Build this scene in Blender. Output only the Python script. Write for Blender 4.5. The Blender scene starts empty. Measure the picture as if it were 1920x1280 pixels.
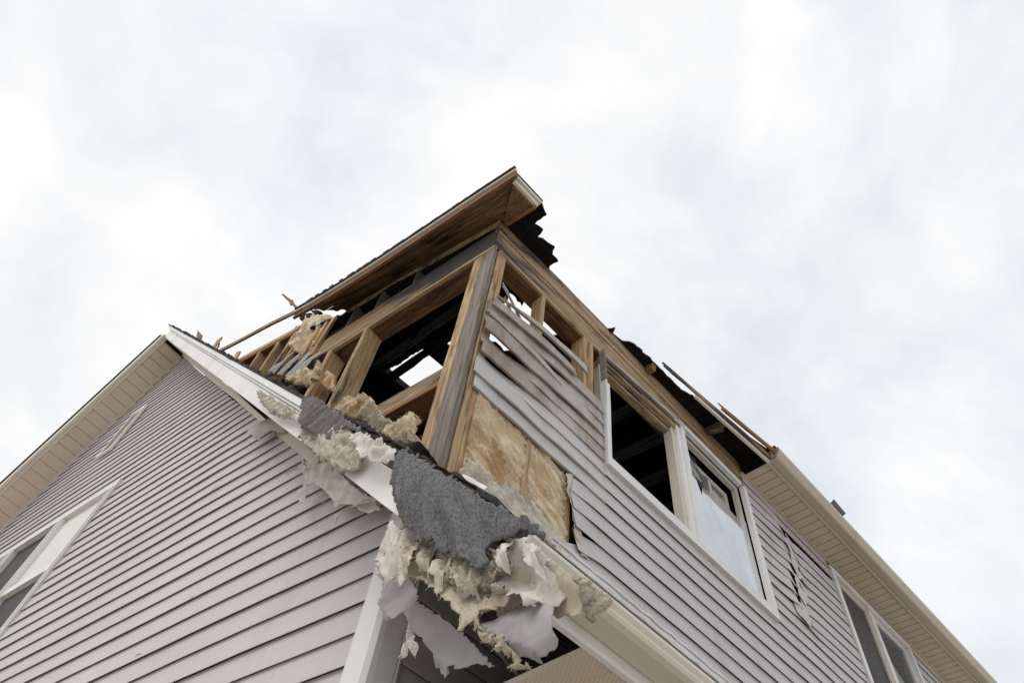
import bpy, bmesh, math, random
from mathutils import Vector, Matrix, noise, geometry
random.seed(7)
R_ = random.Random(11)
scene = bpy.context.scene

# ------------------------------------------------------------------ camera, sky, sun, exposure
cam_d = bpy.data.cameras.new('camera'); cam = bpy.data.objects.new('camera', cam_d)
scene.collection.objects.link(cam); scene.camera = cam
cam_d.sensor_width = 36.0; cam_d.lens = 24.713; cam_d.clip_start = 0.05; cam_d.clip_end = 5000
AX = Vector((0.80433, 0.58755, 0.08966)).normalized()            # picture right
AZ = -Vector((-0.38458, 0.39959, 0.83185)).normalized()           # backwards
AY = AZ.cross(AX).normalized(); AX = AY.cross(AZ).normalized()
m = Matrix((AX, AY, AZ)).transposed().to_4x4(); m.translation = Vector((0, 0, 1.6))
cam.matrix_world = m

SUN_EL, SUN_AZ = 50.0, 186.0        # degrees; azimuth clockwise from +Y
sd = Vector((math.sin(math.radians(SUN_AZ))*math.cos(math.radians(SUN_EL)),
             math.cos(math.radians(SUN_AZ))*math.cos(math.radians(SUN_EL)), math.sin(math.radians(SUN_EL))))
world = bpy.data.worlds.new('World'); scene.world = world; world.use_nodes = True
wn = world.node_tree.nodes; wl = world.node_tree.links; wn.clear()
w_out = wn.new('ShaderNodeOutputWorld'); w_bg = wn.new('ShaderNodeBackground'); w_bg.inputs[1].default_value = 0.1
sky = wn.new('ShaderNodeTexSky'); sky.sky_type = 'NISHITA'; sky.sun_disc = False
sky.sun_elevation = math.radians(SUN_EL); sky.sun_rotation = math.radians(SUN_AZ)
w_tc = wn.new('ShaderNodeTexCoord')
def w_noise(scale, detail, rough, loc, dist=0.0):
    mp = wn.new('ShaderNodeMapping'); mp.inputs['Location'].default_value = loc
    wl.new(w_tc.outputs['Generated'], mp.inputs['Vector'])
    n = wn.new('ShaderNodeTexNoise'); n.inputs['Scale'].default_value = scale
    n.inputs['Detail'].default_value = detail; n.inputs['Roughness'].default_value = rough
    n.inputs['Distortion'].default_value = dist
    wl.new(mp.outputs[0], n.inputs['Vector']); return n
def w_ramp(src, stops):
    r = wn.new('ShaderNodeValToRGB'); e = r.color_ramp.elements
    while len(e) < len(stops): e.new(0.5)
    for el, (p, c) in zip(e, stops): el.position = p; el.color = (c[0], c[1], c[2], 1)
    wl.new(src, r.inputs[0]); return r
n_cover = w_noise(2.3, 6.0, 0.55, (0.35, 1.1, 0.9), 0.3)
n_tone = w_noise(4.2, 5.0, 0.55, (3.1, 0.4, 1.7), 0.4)
w_dot = wn.new('ShaderNodeVectorMath'); w_dot.operation = 'DOT_PRODUCT'; w_dot.inputs[1].default_value = (-0.16, -0.14, 0.05)   # thicker cloud towards the hidden sun
wl.new(w_tc.outputs['Generated'], w_dot.inputs[0])
w_add = wn.new('ShaderNodeMath'); w_add.operation = 'ADD'; wl.new(n_cover.outputs['Fac'], w_add.inputs[0]); wl.new(w_dot.outputs['Value'], w_add.inputs[1])
cover = w_ramp(w_add.outputs[0], [(0.34, (0.45,)*3), (0.56, (1,)*3)])
tone = w_ramp(n_tone.outputs['Fac'], [(0.33, (0.83, 0.85, 0.88)), (0.64, (1.0, 1.0, 1.0))])
w_sc = wn.new('ShaderNodeMix'); w_sc.data_type = 'RGBA'; w_sc.blend_type = 'MULTIPLY'; w_sc.inputs[0].default_value = 1
wl.new(tone.outputs[0], w_sc.inputs[6]); w_sc.inputs[7].default_value = (10.3, 10.25, 10.2, 1)
w_sk = wn.new('ShaderNodeMix'); w_sk.data_type = 'RGBA'; w_sk.blend_type = 'ADD'; w_sk.inputs[0].default_value = 1
wl.new(sky.outputs[0], w_sk.inputs[6]); w_sk.inputs[7].default_value = (4.6, 4.8, 5.0, 1)   # thin veil under the clear patches
w_mx = wn.new('ShaderNodeMix'); w_mx.data_type = 'RGBA'
wl.new(cover.outputs[0], w_mx.inputs[0]); wl.new(w_sk.outputs[2], w_mx.inputs[6]); wl.new(w_sc.outputs[2], w_mx.inputs[7])
wl.new(w_mx.outputs[2], w_bg.inputs[0]); wl.new(w_bg.outputs[0], w_out.inputs[0])

sun_d = bpy.data.lights.new('sun', 'SUN'); sun_d.energy = 1.5; sun_d.angle = math.radians(35); sun_d.color = (1.0, 0.96, 0.90)
sun = bpy.data.objects.new('sun', sun_d); scene.collection.objects.link(sun)
sun.rotation_euler = sd.to_track_quat('Z', 'Y').to_euler()
vs = scene.view_settings; vs.view_transform = 'Standard'; vs.look = 'None'; vs.exposure = 0.0; vs.gamma = 1.0; vs.use_curve_mapping = False

# ------------------------------------------------------------------ frames of the place
# gable wall (faces -y) lies in y = YF; the upper storey's gable end in y = YL; the long side wall runs along DU
A_ = math.radians(7.0993)
DU = Vector((math.sin(A_), math.cos(A_), 0)); DN = Vector((math.cos(A_), -math.sin(A_), 0)); UP = Vector((0, 0, 1))
CO = Vector((-1.628, 1.382, 0)); YF, YL, YK = 1.2111, 1.382, 0.892
ARR = Vector((-1.517, 1.211, 0))
def RP(u, z, n=0.0): return CO + DU*u + DN*n + UP*z
def FP(x, z, y=YF): return Vector((x, y, z))
def SP(u, z, n=0.0): return ARR + DU*u + DN*n + UP*z

# ------------------------------------------------------------------ materials
MATS = {}
def nodes_of(name):
    mt = bpy.data.materials.new(name); mt.use_nodes = True; MATS[name] = mt
    nt = mt.node_tree; return mt, nt.nodes, nt.links, nt.nodes['Principled BSDF']
def tex_coord(N, L, kind='Object', scale=(1, 1, 1), rot=None):
    tc = N.new('ShaderNodeTexCoord'); mp = N.new('ShaderNodeMapping'); mp.inputs['Scale'].default_value = scale
    src = tc.outputs[kind]
    if rot:
        m0 = N.new('ShaderNodeMapping'); m0.inputs['Rotation'].default_value = rot; L.new(src, m0.inputs['Vector']); src = m0.outputs[0]
    L.new(src, mp.inputs['Vector']); return mp.outputs[0]
def nz(N, L, vec, scale, detail=4, rough=0.55, dist=0.0):
    n = N.new('ShaderNodeTexNoise'); n.inputs['Scale'].default_value = scale; n.inputs['Detail'].default_value = detail
    n.inputs['Roughness'].default_value = rough; n.inputs['Distortion'].default_value = dist
    L.new(vec, n.inputs['Vector']); return n.outputs['Fac']
def ramp(N, L, src, stops):
    r = N.new('ShaderNodeValToRGB'); e = r.color_ramp.elements
    while len(e) < len(stops): e.new(0.5)
    for el, (p, c) in zip(e, stops):
        el.position = p; el.color = (c[0], c[1], c[2], 1) if hasattr(c, '__len__') else (c, c, c, 1)
    L.new(src, r.inputs[0]); return r.outputs[0]
def mix(N, L, fac, a, b, mode='MIX'):
    x = N.new('ShaderNodeMix'); x.data_type = 'RGBA'; x.blend_type = mode
    for s, v in ((0, fac), (6, a), (7, b)):
        if hasattr(v, 'is_linked'): L.new(v, x.inputs[s])
        elif s == 0: x.inputs[0].default_value = v
        else: x.inputs[s].default_value = (v[0], v[1], v[2], 1)
    return x.outputs[2]
def bump(N, L, P, h, strength, dist=0.01):
    b = N.new('ShaderNodeBump'); b.inputs['Strength'].default_value = strength; b.inputs['Distance'].default_value = dist
    L.new(h, b.inputs['Height']); L.new(b.outputs[0], P.inputs['Normal'])

def mat_vinyl(name, col, rough=0.42, soot=0.25, soot_col=(0.19, 0.15, 0.12), lo=0.55):
    mt, N, L, P = nodes_of(name)
    v = tex_coord(N, L)
    a = nz(N, L, v, 1.1, 5, 0.6)
    c = mix(N, L, ramp(N, L, a, [(0.35, 0.0), (0.75, 1.0)]), col, tuple(k*0.88 for k in col))
    st = nz(N, L, tex_coord(N, L, 'Object', (2.0, 2.0, 0.7)), 1.6, 7, 0.65)
    c = mix(N, L, ramp(N, L, st, [(lo, 0.0), (lo+0.25, soot)]), c, soot_col)
    fine = nz(N, L, v, 60, 3, 0.6)
    c = mix(N, L, ramp(N, L, fine, [(0.62, 0.0), (0.80, 0.10)]), c, (0.12, 0.10, 0.09))
    L.new(c, P.inputs['Base Color']); P.inputs['Roughness'].default_value = rough
    P.inputs['Specular IOR Level'].default_value = 0.35
    bump(N, L, P, nz(N, L, v, 9, 3), 0.10, 0.01)
    return mt
mat_vinyl('vinyl_grey', (0.525, 0.497, 0.492), 0.42, 0.38)
mat_vinyl('vinyl_scorched', (0.46, 0.415, 0.38), 0.5, 0.9, (0.19, 0.125, 0.075), 0.43)
mat_vinyl('trim_white', (0.74, 0.73, 0.71), 0.40, 0.45, (0.34, 0.29, 0.23), 0.50)
mat_vinyl('trim_cream', (0.62, 0.57, 0.48), 0.45, 0.30, (0.25, 0.18, 0.11))
mat_vinyl('gutter_beige', (0.52, 0.45, 0.35), 0.38, 0.40, (0.22, 0.16, 0.10))
mat_vinyl('frame_old', (0.58, 0.54, 0.47), 0.5, 0.5, (0.20, 0.15, 0.10))

def mat_soffit(name, col, axis_scale):
    mt, N, L, P = nodes_of(name)
    v = tex_coord(N, L)
    a = nz(N, L, v, 1.5, 5, 0.6)
    c = mix(N, L, ramp(N, L, a, [(0.35, 0.0), (0.8, 1.0)]), col, tuple(k*0.78 for k in col))
    wv = N.new('ShaderNodeTexWave'); wv.wave_type = 'BANDS'; wv.bands_direction = 'DIAGONAL'; wv.inputs['Scale'].default_value = 42
    L.new(tex_coord(N, L, 'Object', axis_scale), wv.inputs['Vector'])
    slot = ramp(N, L, wv.outputs['Fac'], [(0.12, 0.0), (0.30, 1.0)])
    c = mix(N, L, slot, tuple(k*0.84 for k in col), c)
    L.new(c, P.inputs['Base Color']); P.inputs['Roughness'].default_value = 0.5
    bump(N, L, P, slot, 0.15, 0.003)
mat_soffit('soffit_beige', (0.60, 0.51, 0.39), (1, 1, 0))
mat_soffit('soffit_light', (0.62, 0.53, 0.42), (0.6, 1, 1))

def mat_wood(name, light, dark, char=0.0, char_col=(0.030, 0.028, 0.030), char_lo=0.5, grain=1.0, grad=None):
    mt, N, L, P = nodes_of(name)
    v = tex_coord(N, L, 'Object', (1.6, 26, 26))
    oi = N.new('ShaderNodeObjectInfo')
    ad = N.new('ShaderNodeVectorMath'); ad.operation = 'ADD'
    cb = N.new('ShaderNodeCombineXYZ'); mu = N.new('ShaderNodeMath'); mu.operation = 'MULTIPLY'; mu.inputs[1].default_value = 40
    L.new(oi.outputs['Random'], mu.inputs[0]); L.new(mu.outputs[0], cb.inputs[0]); L.new(mu.outputs[0], cb.inputs[1])
    L.new(v, ad.inputs[0]); L.new(cb.outputs[0], ad.inputs[1])
    g = nz(N, L, ad.outputs[0], 1.0, 6, 0.62, 1.2)
    c = ramp(N, L, g, [(0.28, dark), (0.50, tuple((a+b)/2 for a, b in zip(light, dark))), (0.70, light)])
    wv = N.new('ShaderNodeTexNoise'); wv.inputs['Scale'].default_value = 1.0; wv.inputs['Detail'].default_value = 3
    mp2 = N.new('ShaderNodeVectorMath'); mp2.operation = 'MULTIPLY'; mp2.inputs[1].default_value = (2.2, 3, 3)
    L.new(ad.outputs[0], mp2.inputs[0]); L.new(mp2.outputs[0], wv.inputs['Vector'])
    c = mix(N, L, ramp(N, L, wv.outputs['Fac'], [(0.34, 0.55), (0.44, 0.0)]), c, tuple(k*0.45 for k in dark))
    if char > 0:
        v3 = tex_coord(N, L, 'Object', (2.2, 9, 9)); ad3 = N.new('ShaderNodeVectorMath'); ad3.operation = 'ADD'
        L.new(v3, ad3.inputs[0]); L.new(cb.outputs[0], ad3.inputs[1])
        cn = nz(N, L, ad3.outputs[0], 1.0, 7, 0.66, 0.6)
        if grad:
            tcx = N.new('ShaderNodeTexCoord'); sx = N.new('ShaderNodeSeparateXYZ'); L.new(tcx.outputs['Object'], sx.inputs[0])
            ma = N.new('ShaderNodeMath'); ma.operation = 'MULTIPLY_ADD'; ma.inputs[1].default_value = grad[1]; ma.inputs[2].default_value = -grad[0]*grad[1]
            L.new(sx.outputs[0], ma.inputs[0]); mb_ = N.new('ShaderNodeMath'); mb_.operation = 'ADD'; L.new(ma.outputs[0], mb_.inputs[0]); L.new(cn, mb_.inputs[1]); cn = mb_.outputs[0]
        c = mix(N, L, ramp(N, L, cn, [(char_lo, 0.0), (char_lo+0.16, char)]), c, char_col)
    L.new(c, P.inputs['Base Color']); P.inputs['Roughness'].default_value = 0.78
    P.inputs['Specular IOR Level'].default_value = 0.2
    bump(N, L, P, g, 0.45*grain, 0.006)
mat_wood('wood_fresh', (0.60, 0.42, 0.24), (0.33, 0.20, 0.095), 0.65, (0.09, 0.05, 0.027), 0.53)
mat_wood('wood_tan', (0.56, 0.41, 0.25), (0.29, 0.185, 0.095), 0.80, (0.055, 0.042, 0.036), 0.49)
mat_wood('wood_grey', (0.275, 0.240, 0.205), (0.125, 0.107, 0.092), 0.6, (0.05, 0.05, 0.055), 0.56)
mat_wood('wood_scorched', (0.40, 0.285, 0.175), (0.16, 0.105, 0.062), 0.92, (0.042, 0.041, 0.046), 0.44)
mat_wood('wood_charcoal', (0.17, 0.163, 0.168), (0.05, 0.048, 0.052), 0.75, (0.014, 0.013, 0.013), 0.5)
mat_wood('ply_brown', (0.30, 0.19, 0.095), (0.12, 0.072, 0.035), 0.92, (0.025, 0.018, 0.012), 0.47)
mat_wood('wood_header', (0.52, 0.39, 0.25), (0.25, 0.165, 0.09), 0.93, (0.062, 0.060, 0.066), 0.44, 1.0, (0.80, 0.34))
mat_wood('wood_side_header', (0.46, 0.34, 0.21), (0.20, 0.135, 0.08), 0.92, (0.048, 0.044, 0.046), 0.46, 1.0, (0.75, -0.10))
mat_wood('wood_burnt_shaded', (0.26, 0.135, 0.065), (0.11, 0.055, 0.028), 0.85, (0.03, 0.02, 0.015), 0.50)  # burnt brown, with shade put into the colour for side header and fascia
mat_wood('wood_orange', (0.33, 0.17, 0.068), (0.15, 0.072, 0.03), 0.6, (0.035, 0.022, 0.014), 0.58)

def mat_rough(name, c1, c2, scale, rough=0.95, bs=0.6, bd=0.01, c3=None, sheen=0.0, stretch=(1, 1, 1), rot=None):
    mt, N, L, P = nodes_of(name)
    v = tex_coord(N, L, 'Object', stretch, rot)
    a = nz(N, L, v, scale, 8, 0.68, 0.4)
    c = ramp(N, L, a, [(0.32, c2), (0.66, c1)])
    if c3:
        b = nz(N, L, v, scale*0.22, 5, 0.6, 0.8)
        c = mix(N, L, ramp(N, L, b, [(0.50, 0.0), (0.68, 0.8)]), c, c3)
    L.new(c, P.inputs['Base Color']); P.inputs['Roughness'].default_value = rough
    P.inputs['Specular IOR Level'].default_value = 0.12
    if sheen: P.inputs['Sheen Weight'].default_value = sheen
    fine = nz(N, L, v, scale*4.5, 4, 0.7)
    h = mix(N, L, 0.45, a, fine)
    bump(N, L, P, h, bs, bd)
mat_rough('charred', (0.022, 0.020, 0.019), (0.006, 0.006, 0.006), 22, 0.9, 0.8, 0.02)
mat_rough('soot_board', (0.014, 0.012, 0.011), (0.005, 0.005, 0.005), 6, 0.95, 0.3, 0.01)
mat_rough('insulation', (0.80, 0.70, 0.55), (0.60, 0.48, 0.33), 14, 1.0, 0.9, 0.02, (0.50, 0.30, 0.13))
mat_rough('insulation_batt', (0.88, 0.78, 0.60), (0.58, 0.42, 0.24), 15, 1.0, 1.0, 0.02, (0.50, 0.27, 0.10), 0.0, (1.0, 0.28, 2.0), (0.62, 0, 0))
mat_rough('insulation_pale', (0.60, 0.55, 0.475), (0.40, 0.355, 0.295), 24, 1.0, 0.6, 0.006, (0.33, 0.27, 0.20))
mat_rough('felt_grey', (0.195, 0.195, 0.202), (0.125, 0.125, 0.130), 120, 1.0, 0.4, 0.003, (0.135, 0.135, 0.14))
mat_rough('felt_brown', (0.235, 0.215, 0.208), (0.15, 0.135, 0.13), 60, 1.0, 0.2, 0.002, (0.20, 0.178, 0.172))
mat_rough('felt_flat', (0.085, 0.085, 0.092), (0.055, 0.055, 0.060), 40, 0.9, 0.3, 0.003)
mat_rough('paper_cream', (0.64, 0.585, 0.49), (0.49, 0.435, 0.35), 9, 0.85, 0.35, 0.006, (0.42, 0.35, 0.26))
mat_rough('paper_white', (0.74, 0.71, 0.68), (0.58, 0.54, 0.50), 9, 0.85, 0.3, 0.006, (0.50, 0.45, 0.40))
mat_rough('vinyl_back', (0.37, 0.355, 0.358), (0.28, 0.266, 0.266), 3, 0.5, 0.12, 0.01, (0.42, 0.37, 0.33))
mat_rough('shingle_dark', (0.075, 0.066, 0.062), (0.032, 0.028, 0.027), 60, 0.95, 0.7, 0.006)
mat_rough('grass', (0.10, 0.13, 0.05), (0.05, 0.07, 0.025), 12, 1.0, 0.6, 0.03)
mat_rough('pale_gravel', (0.56, 0.53, 0.48), (0.42, 0.39, 0.35), 8, 1.0, 0.6, 0.02)
def mat_glass(name, tint, refl, base_rough=0.02, transp=0.5):
    mt, N, L, P = nodes_of(name)
    out = N['Material Output']; N.remove(P)
    gl = N.new('ShaderNodeBsdfGlossy'); gl.inputs['Roughness'].default_value = base_rough; gl.inputs['Color'].default_value = (0.93, 0.95, 0.98, 1)
    tr = N.new('ShaderNodeBsdfTransparent'); tr.inputs['Color'].default_value = (tint[0], tint[1], tint[2], 1)
    df = N.new('ShaderNodeBsdfDiffuse')
    v = tex_coord(N, L); a = nz(N, L, v, 2.5, 6, 0.6, 0.5)
    L.new(ramp(N, L, a, [(0.35, (0.38, 0.39, 0.42)), (0.68, (0.80, 0.81, 0.84))]), df.inputs['Color'])  # whitish streaks of sky reflection painted into the diffuse colour
    bn = N.new('ShaderNodeBump'); bn.inputs['Strength'].default_value = 0.06; bn.inputs['Distance'].default_value = 0.02
    L.new(nz(N, L, v, 3, 2), bn.inputs['Height']); L.new(bn.outputs[0], gl.inputs['Normal'])
    m1 = N.new('ShaderNodeMixShader'); m1.inputs[0].default_value = transp; L.new(df.outputs[0], m1.inputs[1]); L.new(tr.outputs[0], m1.inputs[2])
    m2 = N.new('ShaderNodeMixShader'); m2.inputs[0].default_value = refl; L.new(m1.outputs[0], m2.inputs[1]); L.new(gl.outputs[0], m2.inputs[2])
    L.new(m2.outputs[0], out.inputs[0])
mat_glass('glass_painted_reflection', (0.8, 0.82, 0.85), 0.50, 0.015, 0.30)
mat_glass('glass_clear', (0.86, 0.87, 0.88), 0.14, 0.02, 0.95)
mat_rough('screen_dark', (0.085, 0.080, 0.078), (0.060, 0.056, 0.055), 3, 0.6, 0.1, 0.002)
mat_rough('pane_white', (0.72, 0.71, 0.68), (0.66, 0.65, 0.62), 2, 0.5, 0.05, 0.003)  # white of the gable pane and of the sheet standing for a reflection

# ------------------------------------------------------------------ mesh helpers
def link(name, verts, faces, mat, parent=None, smooth=False, world_m=None):
    me = bpy.data.meshes.new(name); me.from_pydata([tuple(v) for v in verts], [], faces); me.update()
    bm = bmesh.new(); bm.from_mesh(me); bmesh.ops.recalc_face_normals(bm, faces=bm.faces); bm.to_mesh(me); bm.free()
    if smooth:
        for p in me.polygons: p.use_smooth = True
    me.materials.append(MATS[mat])
    o = bpy.data.objects.new(name, me); scene.collection.objects.link(o)
    if world_m is not None: o.matrix_world = world_m
    if parent: o.parent = parent
    return o
def empty(name, loc=(0, 0, 0)):
    o = bpy.data.objects.new(name, None); o.location = loc; o.empty_display_size = 0.2; scene.collection.objects.link(o); return o
def tag(o, label=None, cat=None, group=None, kind=None):
    if label: o['label'] = label
    if cat: o['category'] = cat
    if group: o['group'] = group
    if kind: o['kind'] = kind
    return o

def board(name, p0, p1, wdir, w, t, mat, parent, jit=0.0014, seg=0.14, ragged=(0, 0), bend=0.0):
    """a plank from p0 to p1 (centre line); w across wdir, t across the third axis; grain runs along local x"""
    p0, p1 = Vector(p0), Vector(p1); d = p1-p0; Ln = d.length; ex = d.normalized()
    ey = (wdir - ex*wdir.dot(ex)).normalized(); ez = ex.cross(ey)
    n = max(2, int(Ln/seg)+1); c = min(0.0035, w*0.14, t*0.14)
    prof = [(-w/2+c, -t/2), (w/2-c, -t/2), (w/2, -t/2+c), (w/2, t/2-c), (w/2-c, t/2), (-w/2+c, t/2), (-w/2, t/2-c), (-w/2, -t/2+c)]
    vs_, fs = [], []
    for i in range(n+1):
        x = Ln*i/n
        for k, (a, b) in enumerate(prof):
            xx = x
            if i == 0: xx += R_.uniform(0, ragged[0])
            if i == n: xx -= R_.uniform(0, ragged[1])
            vs_.append((xx, a+R_.uniform(-jit, jit)+bend*math.sin(math.pi*i/n), b+R_.uniform(-jit, jit)))
    for i in range(n):
        for k in range(8):
            a = i*8+k; b = i*8+(k+1) % 8
            fs.append((a, b, b+8, a+8))
    fs.append(tuple(range(8))[::-1]); fs.append(tuple(n*8+k for k in range(8)))
    mw = Matrix((ex, ey, ez)).transposed().to_4x4(); mw.translation = p0
    return link(name, vs_, fs, mat, parent, False, mw)

def box_pts(name, pts8, mat, parent):
    f = [(0, 1, 2, 3), (7, 6, 5, 4), (0, 4, 5, 1), (1, 5, 6, 2), (2, 6, 7, 3), (3, 7, 4, 0)]
    return link(name, pts8, f, mat, parent)
def slab(name, quad, thick, mat, parent):
    """a flat quad given thickness along its normal (away from the order's right-hand side)"""
    q = [Vector(p) for p in quad]; nn = (q[1]-q[0]).cross(q[3]-q[0]).normalized()*thick
    return box_pts(name, q+[p-nn for p in q], mat, parent)
def sweep(name, path, prof, side, up, mat, parent, smooth=False, closed=True):
    """a profile [(a,b)] carried along a polyline, a along side, b along up"""
    vs_, fs = [], []; k = len(prof)
    for p in path:
        for a, b in prof: vs_.append(Vector(p)+side*a+up*b)
    for i in range(len(path)-1):
        for j in range(k if closed else k-1):
            a = i*k+j; b = i*k+(j+1) % k
            fs.append((a, b, b+k, a+k))
    if closed:
        fs.append(tuple(range(k))[::-1]); fs.append(tuple((len(path)-1)*k+j for j in range(k)))
    return link(name, vs_, fs, mat, parent, smooth)

def densify(poly, step, jag, rng, closed=True):
    out = []
    n = len(poly)
    for i in range(n if closed else n-1):
        a = Vector(poly[i]); b = Vector(poly[(i+1) % n]); k = max(1, int((b-a).length/step))
        for j in range(k):
            p = a.lerp(b, j/k)
            if j or jag > 0: p = p+Vector((rng.uniform(-jag, jag), rng.uniform(-jag, jag)))
            out.append(p)
    return out
def inside(p, poly):
    c = False; n = len(poly); j = n-1
    for i in range(n):
        a, b = poly[i], poly[j]
        if (a[1] > p[1]) != (b[1] > p[1]) and p[0] < (b[0]-a[0])*(p[1]-a[1])/(b[1]-a[1])+a[0]: c = not c
        j = i
    return c
def sheet(name, outline, holes, f3, grid, thick, mat, parent, jag=0.0, step=None, smooth=True, seed=1, free=None):
    """a torn sheet: 2-D outline with holes, filled with a fine grid, mapped by f3(a,b)->(point, normal), given thickness"""
    rng = random.Random(seed); step = step or grid
    loops = [densify(outline, step, jag, rng)]+[densify(h, step, jag, rng) for h in holes]
    pts, edges = [], []
    for lp in loops:
        b = len(pts); pts += lp; edges += [(b+i, b+(i+1) % len(lp)) for i in range(len(lp))]
    xs = [p[0] for p in loops[0]]; ys = [p[1] for p in loops[0]]
    nx = int((max(xs)-min(xs))/grid)+1; ny = int((max(ys)-min(ys))/grid)+1
    for i in range(nx+1):
        for j in range(ny+1):
            p = Vector((min(xs)+i*grid+rng.uniform(-.2, .2)*grid, min(ys)+(j+(i % 2)*.5)*grid+rng.uniform(-.2, .2)*grid))
            if inside(p, loops[0]) and not any(inside(p, h) for h in loops[1:]): pts.append(p)
    v, e, fc, *_ = geometry.delaunay_2d_cdt([Vector(p[:2]) for p in pts], edges, [], 0, 1e-5)
    keep = []
    for t in fc:
        cx = sum(v[i][0] for i in t)/len(t); cy = sum(v[i][1] for i in t)/len(t)
        if inside((cx, cy), loops[0]) and not any(inside((cx, cy), h) for h in loops[1:]): keep.append(tuple(t))
    P3 = [f3(p[0], p[1]) for p in v]; n = len(v)
    vs_ = [q[0] for q in P3]; fs = list(keep)
    if thick:
        vs_ += [q[0]-q[1]*thick for q in P3]; fs += [tuple(i+n for i in reversed(t)) for t in keep]
        cnt = {}
        for t in keep:
            for i in range(len(t)):
                a, b = t[i], t[(i+1) % len(t)]; cnt[(a, b)] = 1
        fs += [(b, a, a+n, b+n) for (a, b) in cnt if (b, a) not in cnt]
    return link(name, vs_, fs, mat, parent, smooth)
def fbm(p, o=5, h=0.9, l=2.0): return noise.fractal(p, h, l, o)

# ------------------------------------------------------------------ ground
ground = link('ground', [(-300, -300, 0), (300, -300, 0), (300, 300, 0), (-300, 300, 0)], [(0, 1, 2, 3)], 'pale_gravel')
tag(ground, kind='structure')

# ------------------------------------------------------------------ the house
house = tag(empty('burned_house', (-4, 4, 0)), 'burned grey vinyl-sided house with charred open corner and torn roof edge', 'house')
bpy.context.view_layer.update()
HI = house.matrix_world.inverted()
def own(o, parent=None):
    """hang an object on the house (or one of its parts) where it stands"""
    par = parent or house
    if o.parent is None or o.parent is not par:
        o.parent = par
    o.matrix_parent_inverse = HI if par is house else Matrix()
    return o
_link = link
def link(name, verts, faces, mat, parent=None, smooth=False, world_m=None):
    o = _link(name, verts, faces, mat, None, smooth, world_m)
    if parent is not None: own(o, parent)
    return o
H = 0.1116          # one course of siding

def wob(a, z, s=1.0):
    return s*(0.0090*noise.noise(Vector((a*0.9, z*0.55, 3.7)))+0.0035*noise.noise(Vector((a*2.6, z*1.4, 9.1))))
def course(P3, a0b, a1b, a0t, a1t, z0, deep, parent, mat='vinyl_grey', step=0.16, wave=1.0, extra=None, h=H, over=0.006):
    """one siding course: butt edge below, face leaning back to the course above. a0b..a1b along the bottom, a0t..a1t along the top"""
    b = 0.0178 if deep else 0.0150
    rows = [(0.0005, 0.016), (b-0.0035, 0.013), (b-0.0022, 0.0004), (b-0.0006, 0.0), (b, 0.0022), (b-0.0008, 0.012), (0.0080, h*0.62), (0.0042, h+over)]
    n = max(2, int(max(a1b-a0b, a1t-a0t)/step)+1); vs_, fs = [], []
    for i in range(n+1):
        t = i/n
        for (nn, dz) in rows:
            q = dz/h; a = (a0b+(a1b-a0b)*t)*(1-q)+(a0t+(a1t-a0t)*t)*q
            w = wob(a, z0, wave); on = abs(w)*0.35
            du = dn = dzz = 0
            if extra: dn, dzz = extra(a, z0, q)
            vs_.append(P3(a, z0+dz+w+dzz, nn+on+dn))
    k = len(rows)
    for i in range(n):
        for j in range(k-1):
            a = i*k+j; fs.append((a, a+1, a+1+k, a+k))
    o = link('siding_plank', vs_, fs, mat, parent, False)
    return o

# ---- gable wall (front)
gable_wall = sheet('gable_wall', [(-1.6, 1.2), (-1.6, 3.34), (-3.0, 4.72), (-6.645, 8.25), (-9.6, 3.85), (-9.6, 1.2)], [[(-7.15, 3.93), (-5.2, 3.93), (-5.2, 5.41), (-7.15, 5.41)]],
                   lambda a, b: (Vector((a, YF+0.012, b)), Vector((0, -1, 0))), 0.5, 0.09, 'soot_board', None, 0, 0.5, False)
own(gable_wall)
PF = lambda a, z, n: Vector((a, YF-n, z))
def xl(z): return max(-9.5, -6.645-(8.275-z)*0.675)
def xr(z): return min(-1.586, 1.655+0.10*max(0, min(1, (5.6-z)/1.2))-z)
def bow_f(a, z, q):
    # heat-loosened laps near the torn rake
    d = max(0.0, 1-abs((1.655-z)-a-0.25)/0.5) if 4.3 < z < 5.7 else 0.0
    return 0.010*d*max(0, noise.noise(Vector((a*3, z*5, 0)))), -0.008*d
k0 = -8
for k in range(k0, 48):
    z0 = 3.190+k*H
    z1 = z0+H+0.006
    if z0 > 8.2: break
    deep = (k % 2 == 0)
    segs = [(xl(z0), xr(z0), xl(z1), xr(z1))]
    if z0+0.05 > 3.90 and z0+0.05 < 5.42:
        segs = [(xl(z0), -7.17, xl(z1), -7.17), (-5.185, xr(z0), -5.185, xr(z1))]
    for (a, b, c, d) in segs:
        if b-a < 0.05 or d-c < 0.01: continue
        course(PF, a, b, c, d, z0, deep, gable_wall, 'vinyl_grey', 0.16, 1.0, bow_f)

for (x, z, l) in ((-2.10, 3.63, 0.10), (-2.85, 3.42, 0.07), (-3.05, 3.21, 0.06), (-3.35, 4.32, 0.16), (-2.55, 4.05, 0.08)):
    pts = [PF(x+l*i/6, z+0.004*math.sin(i*1.1)+(0.005 if i in (2, 3, 4) else 0.0), 0.013+0.004*math.sin(math.pi*i/6)) for i in range(7)]
    sweep('siding_crack', pts, [(-0.001, -0.002), (0.003, 0.0), (-0.001, 0.006)], Vector((0, -1, 0)), UP, 'vinyl_scorched', gable_wall)
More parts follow.
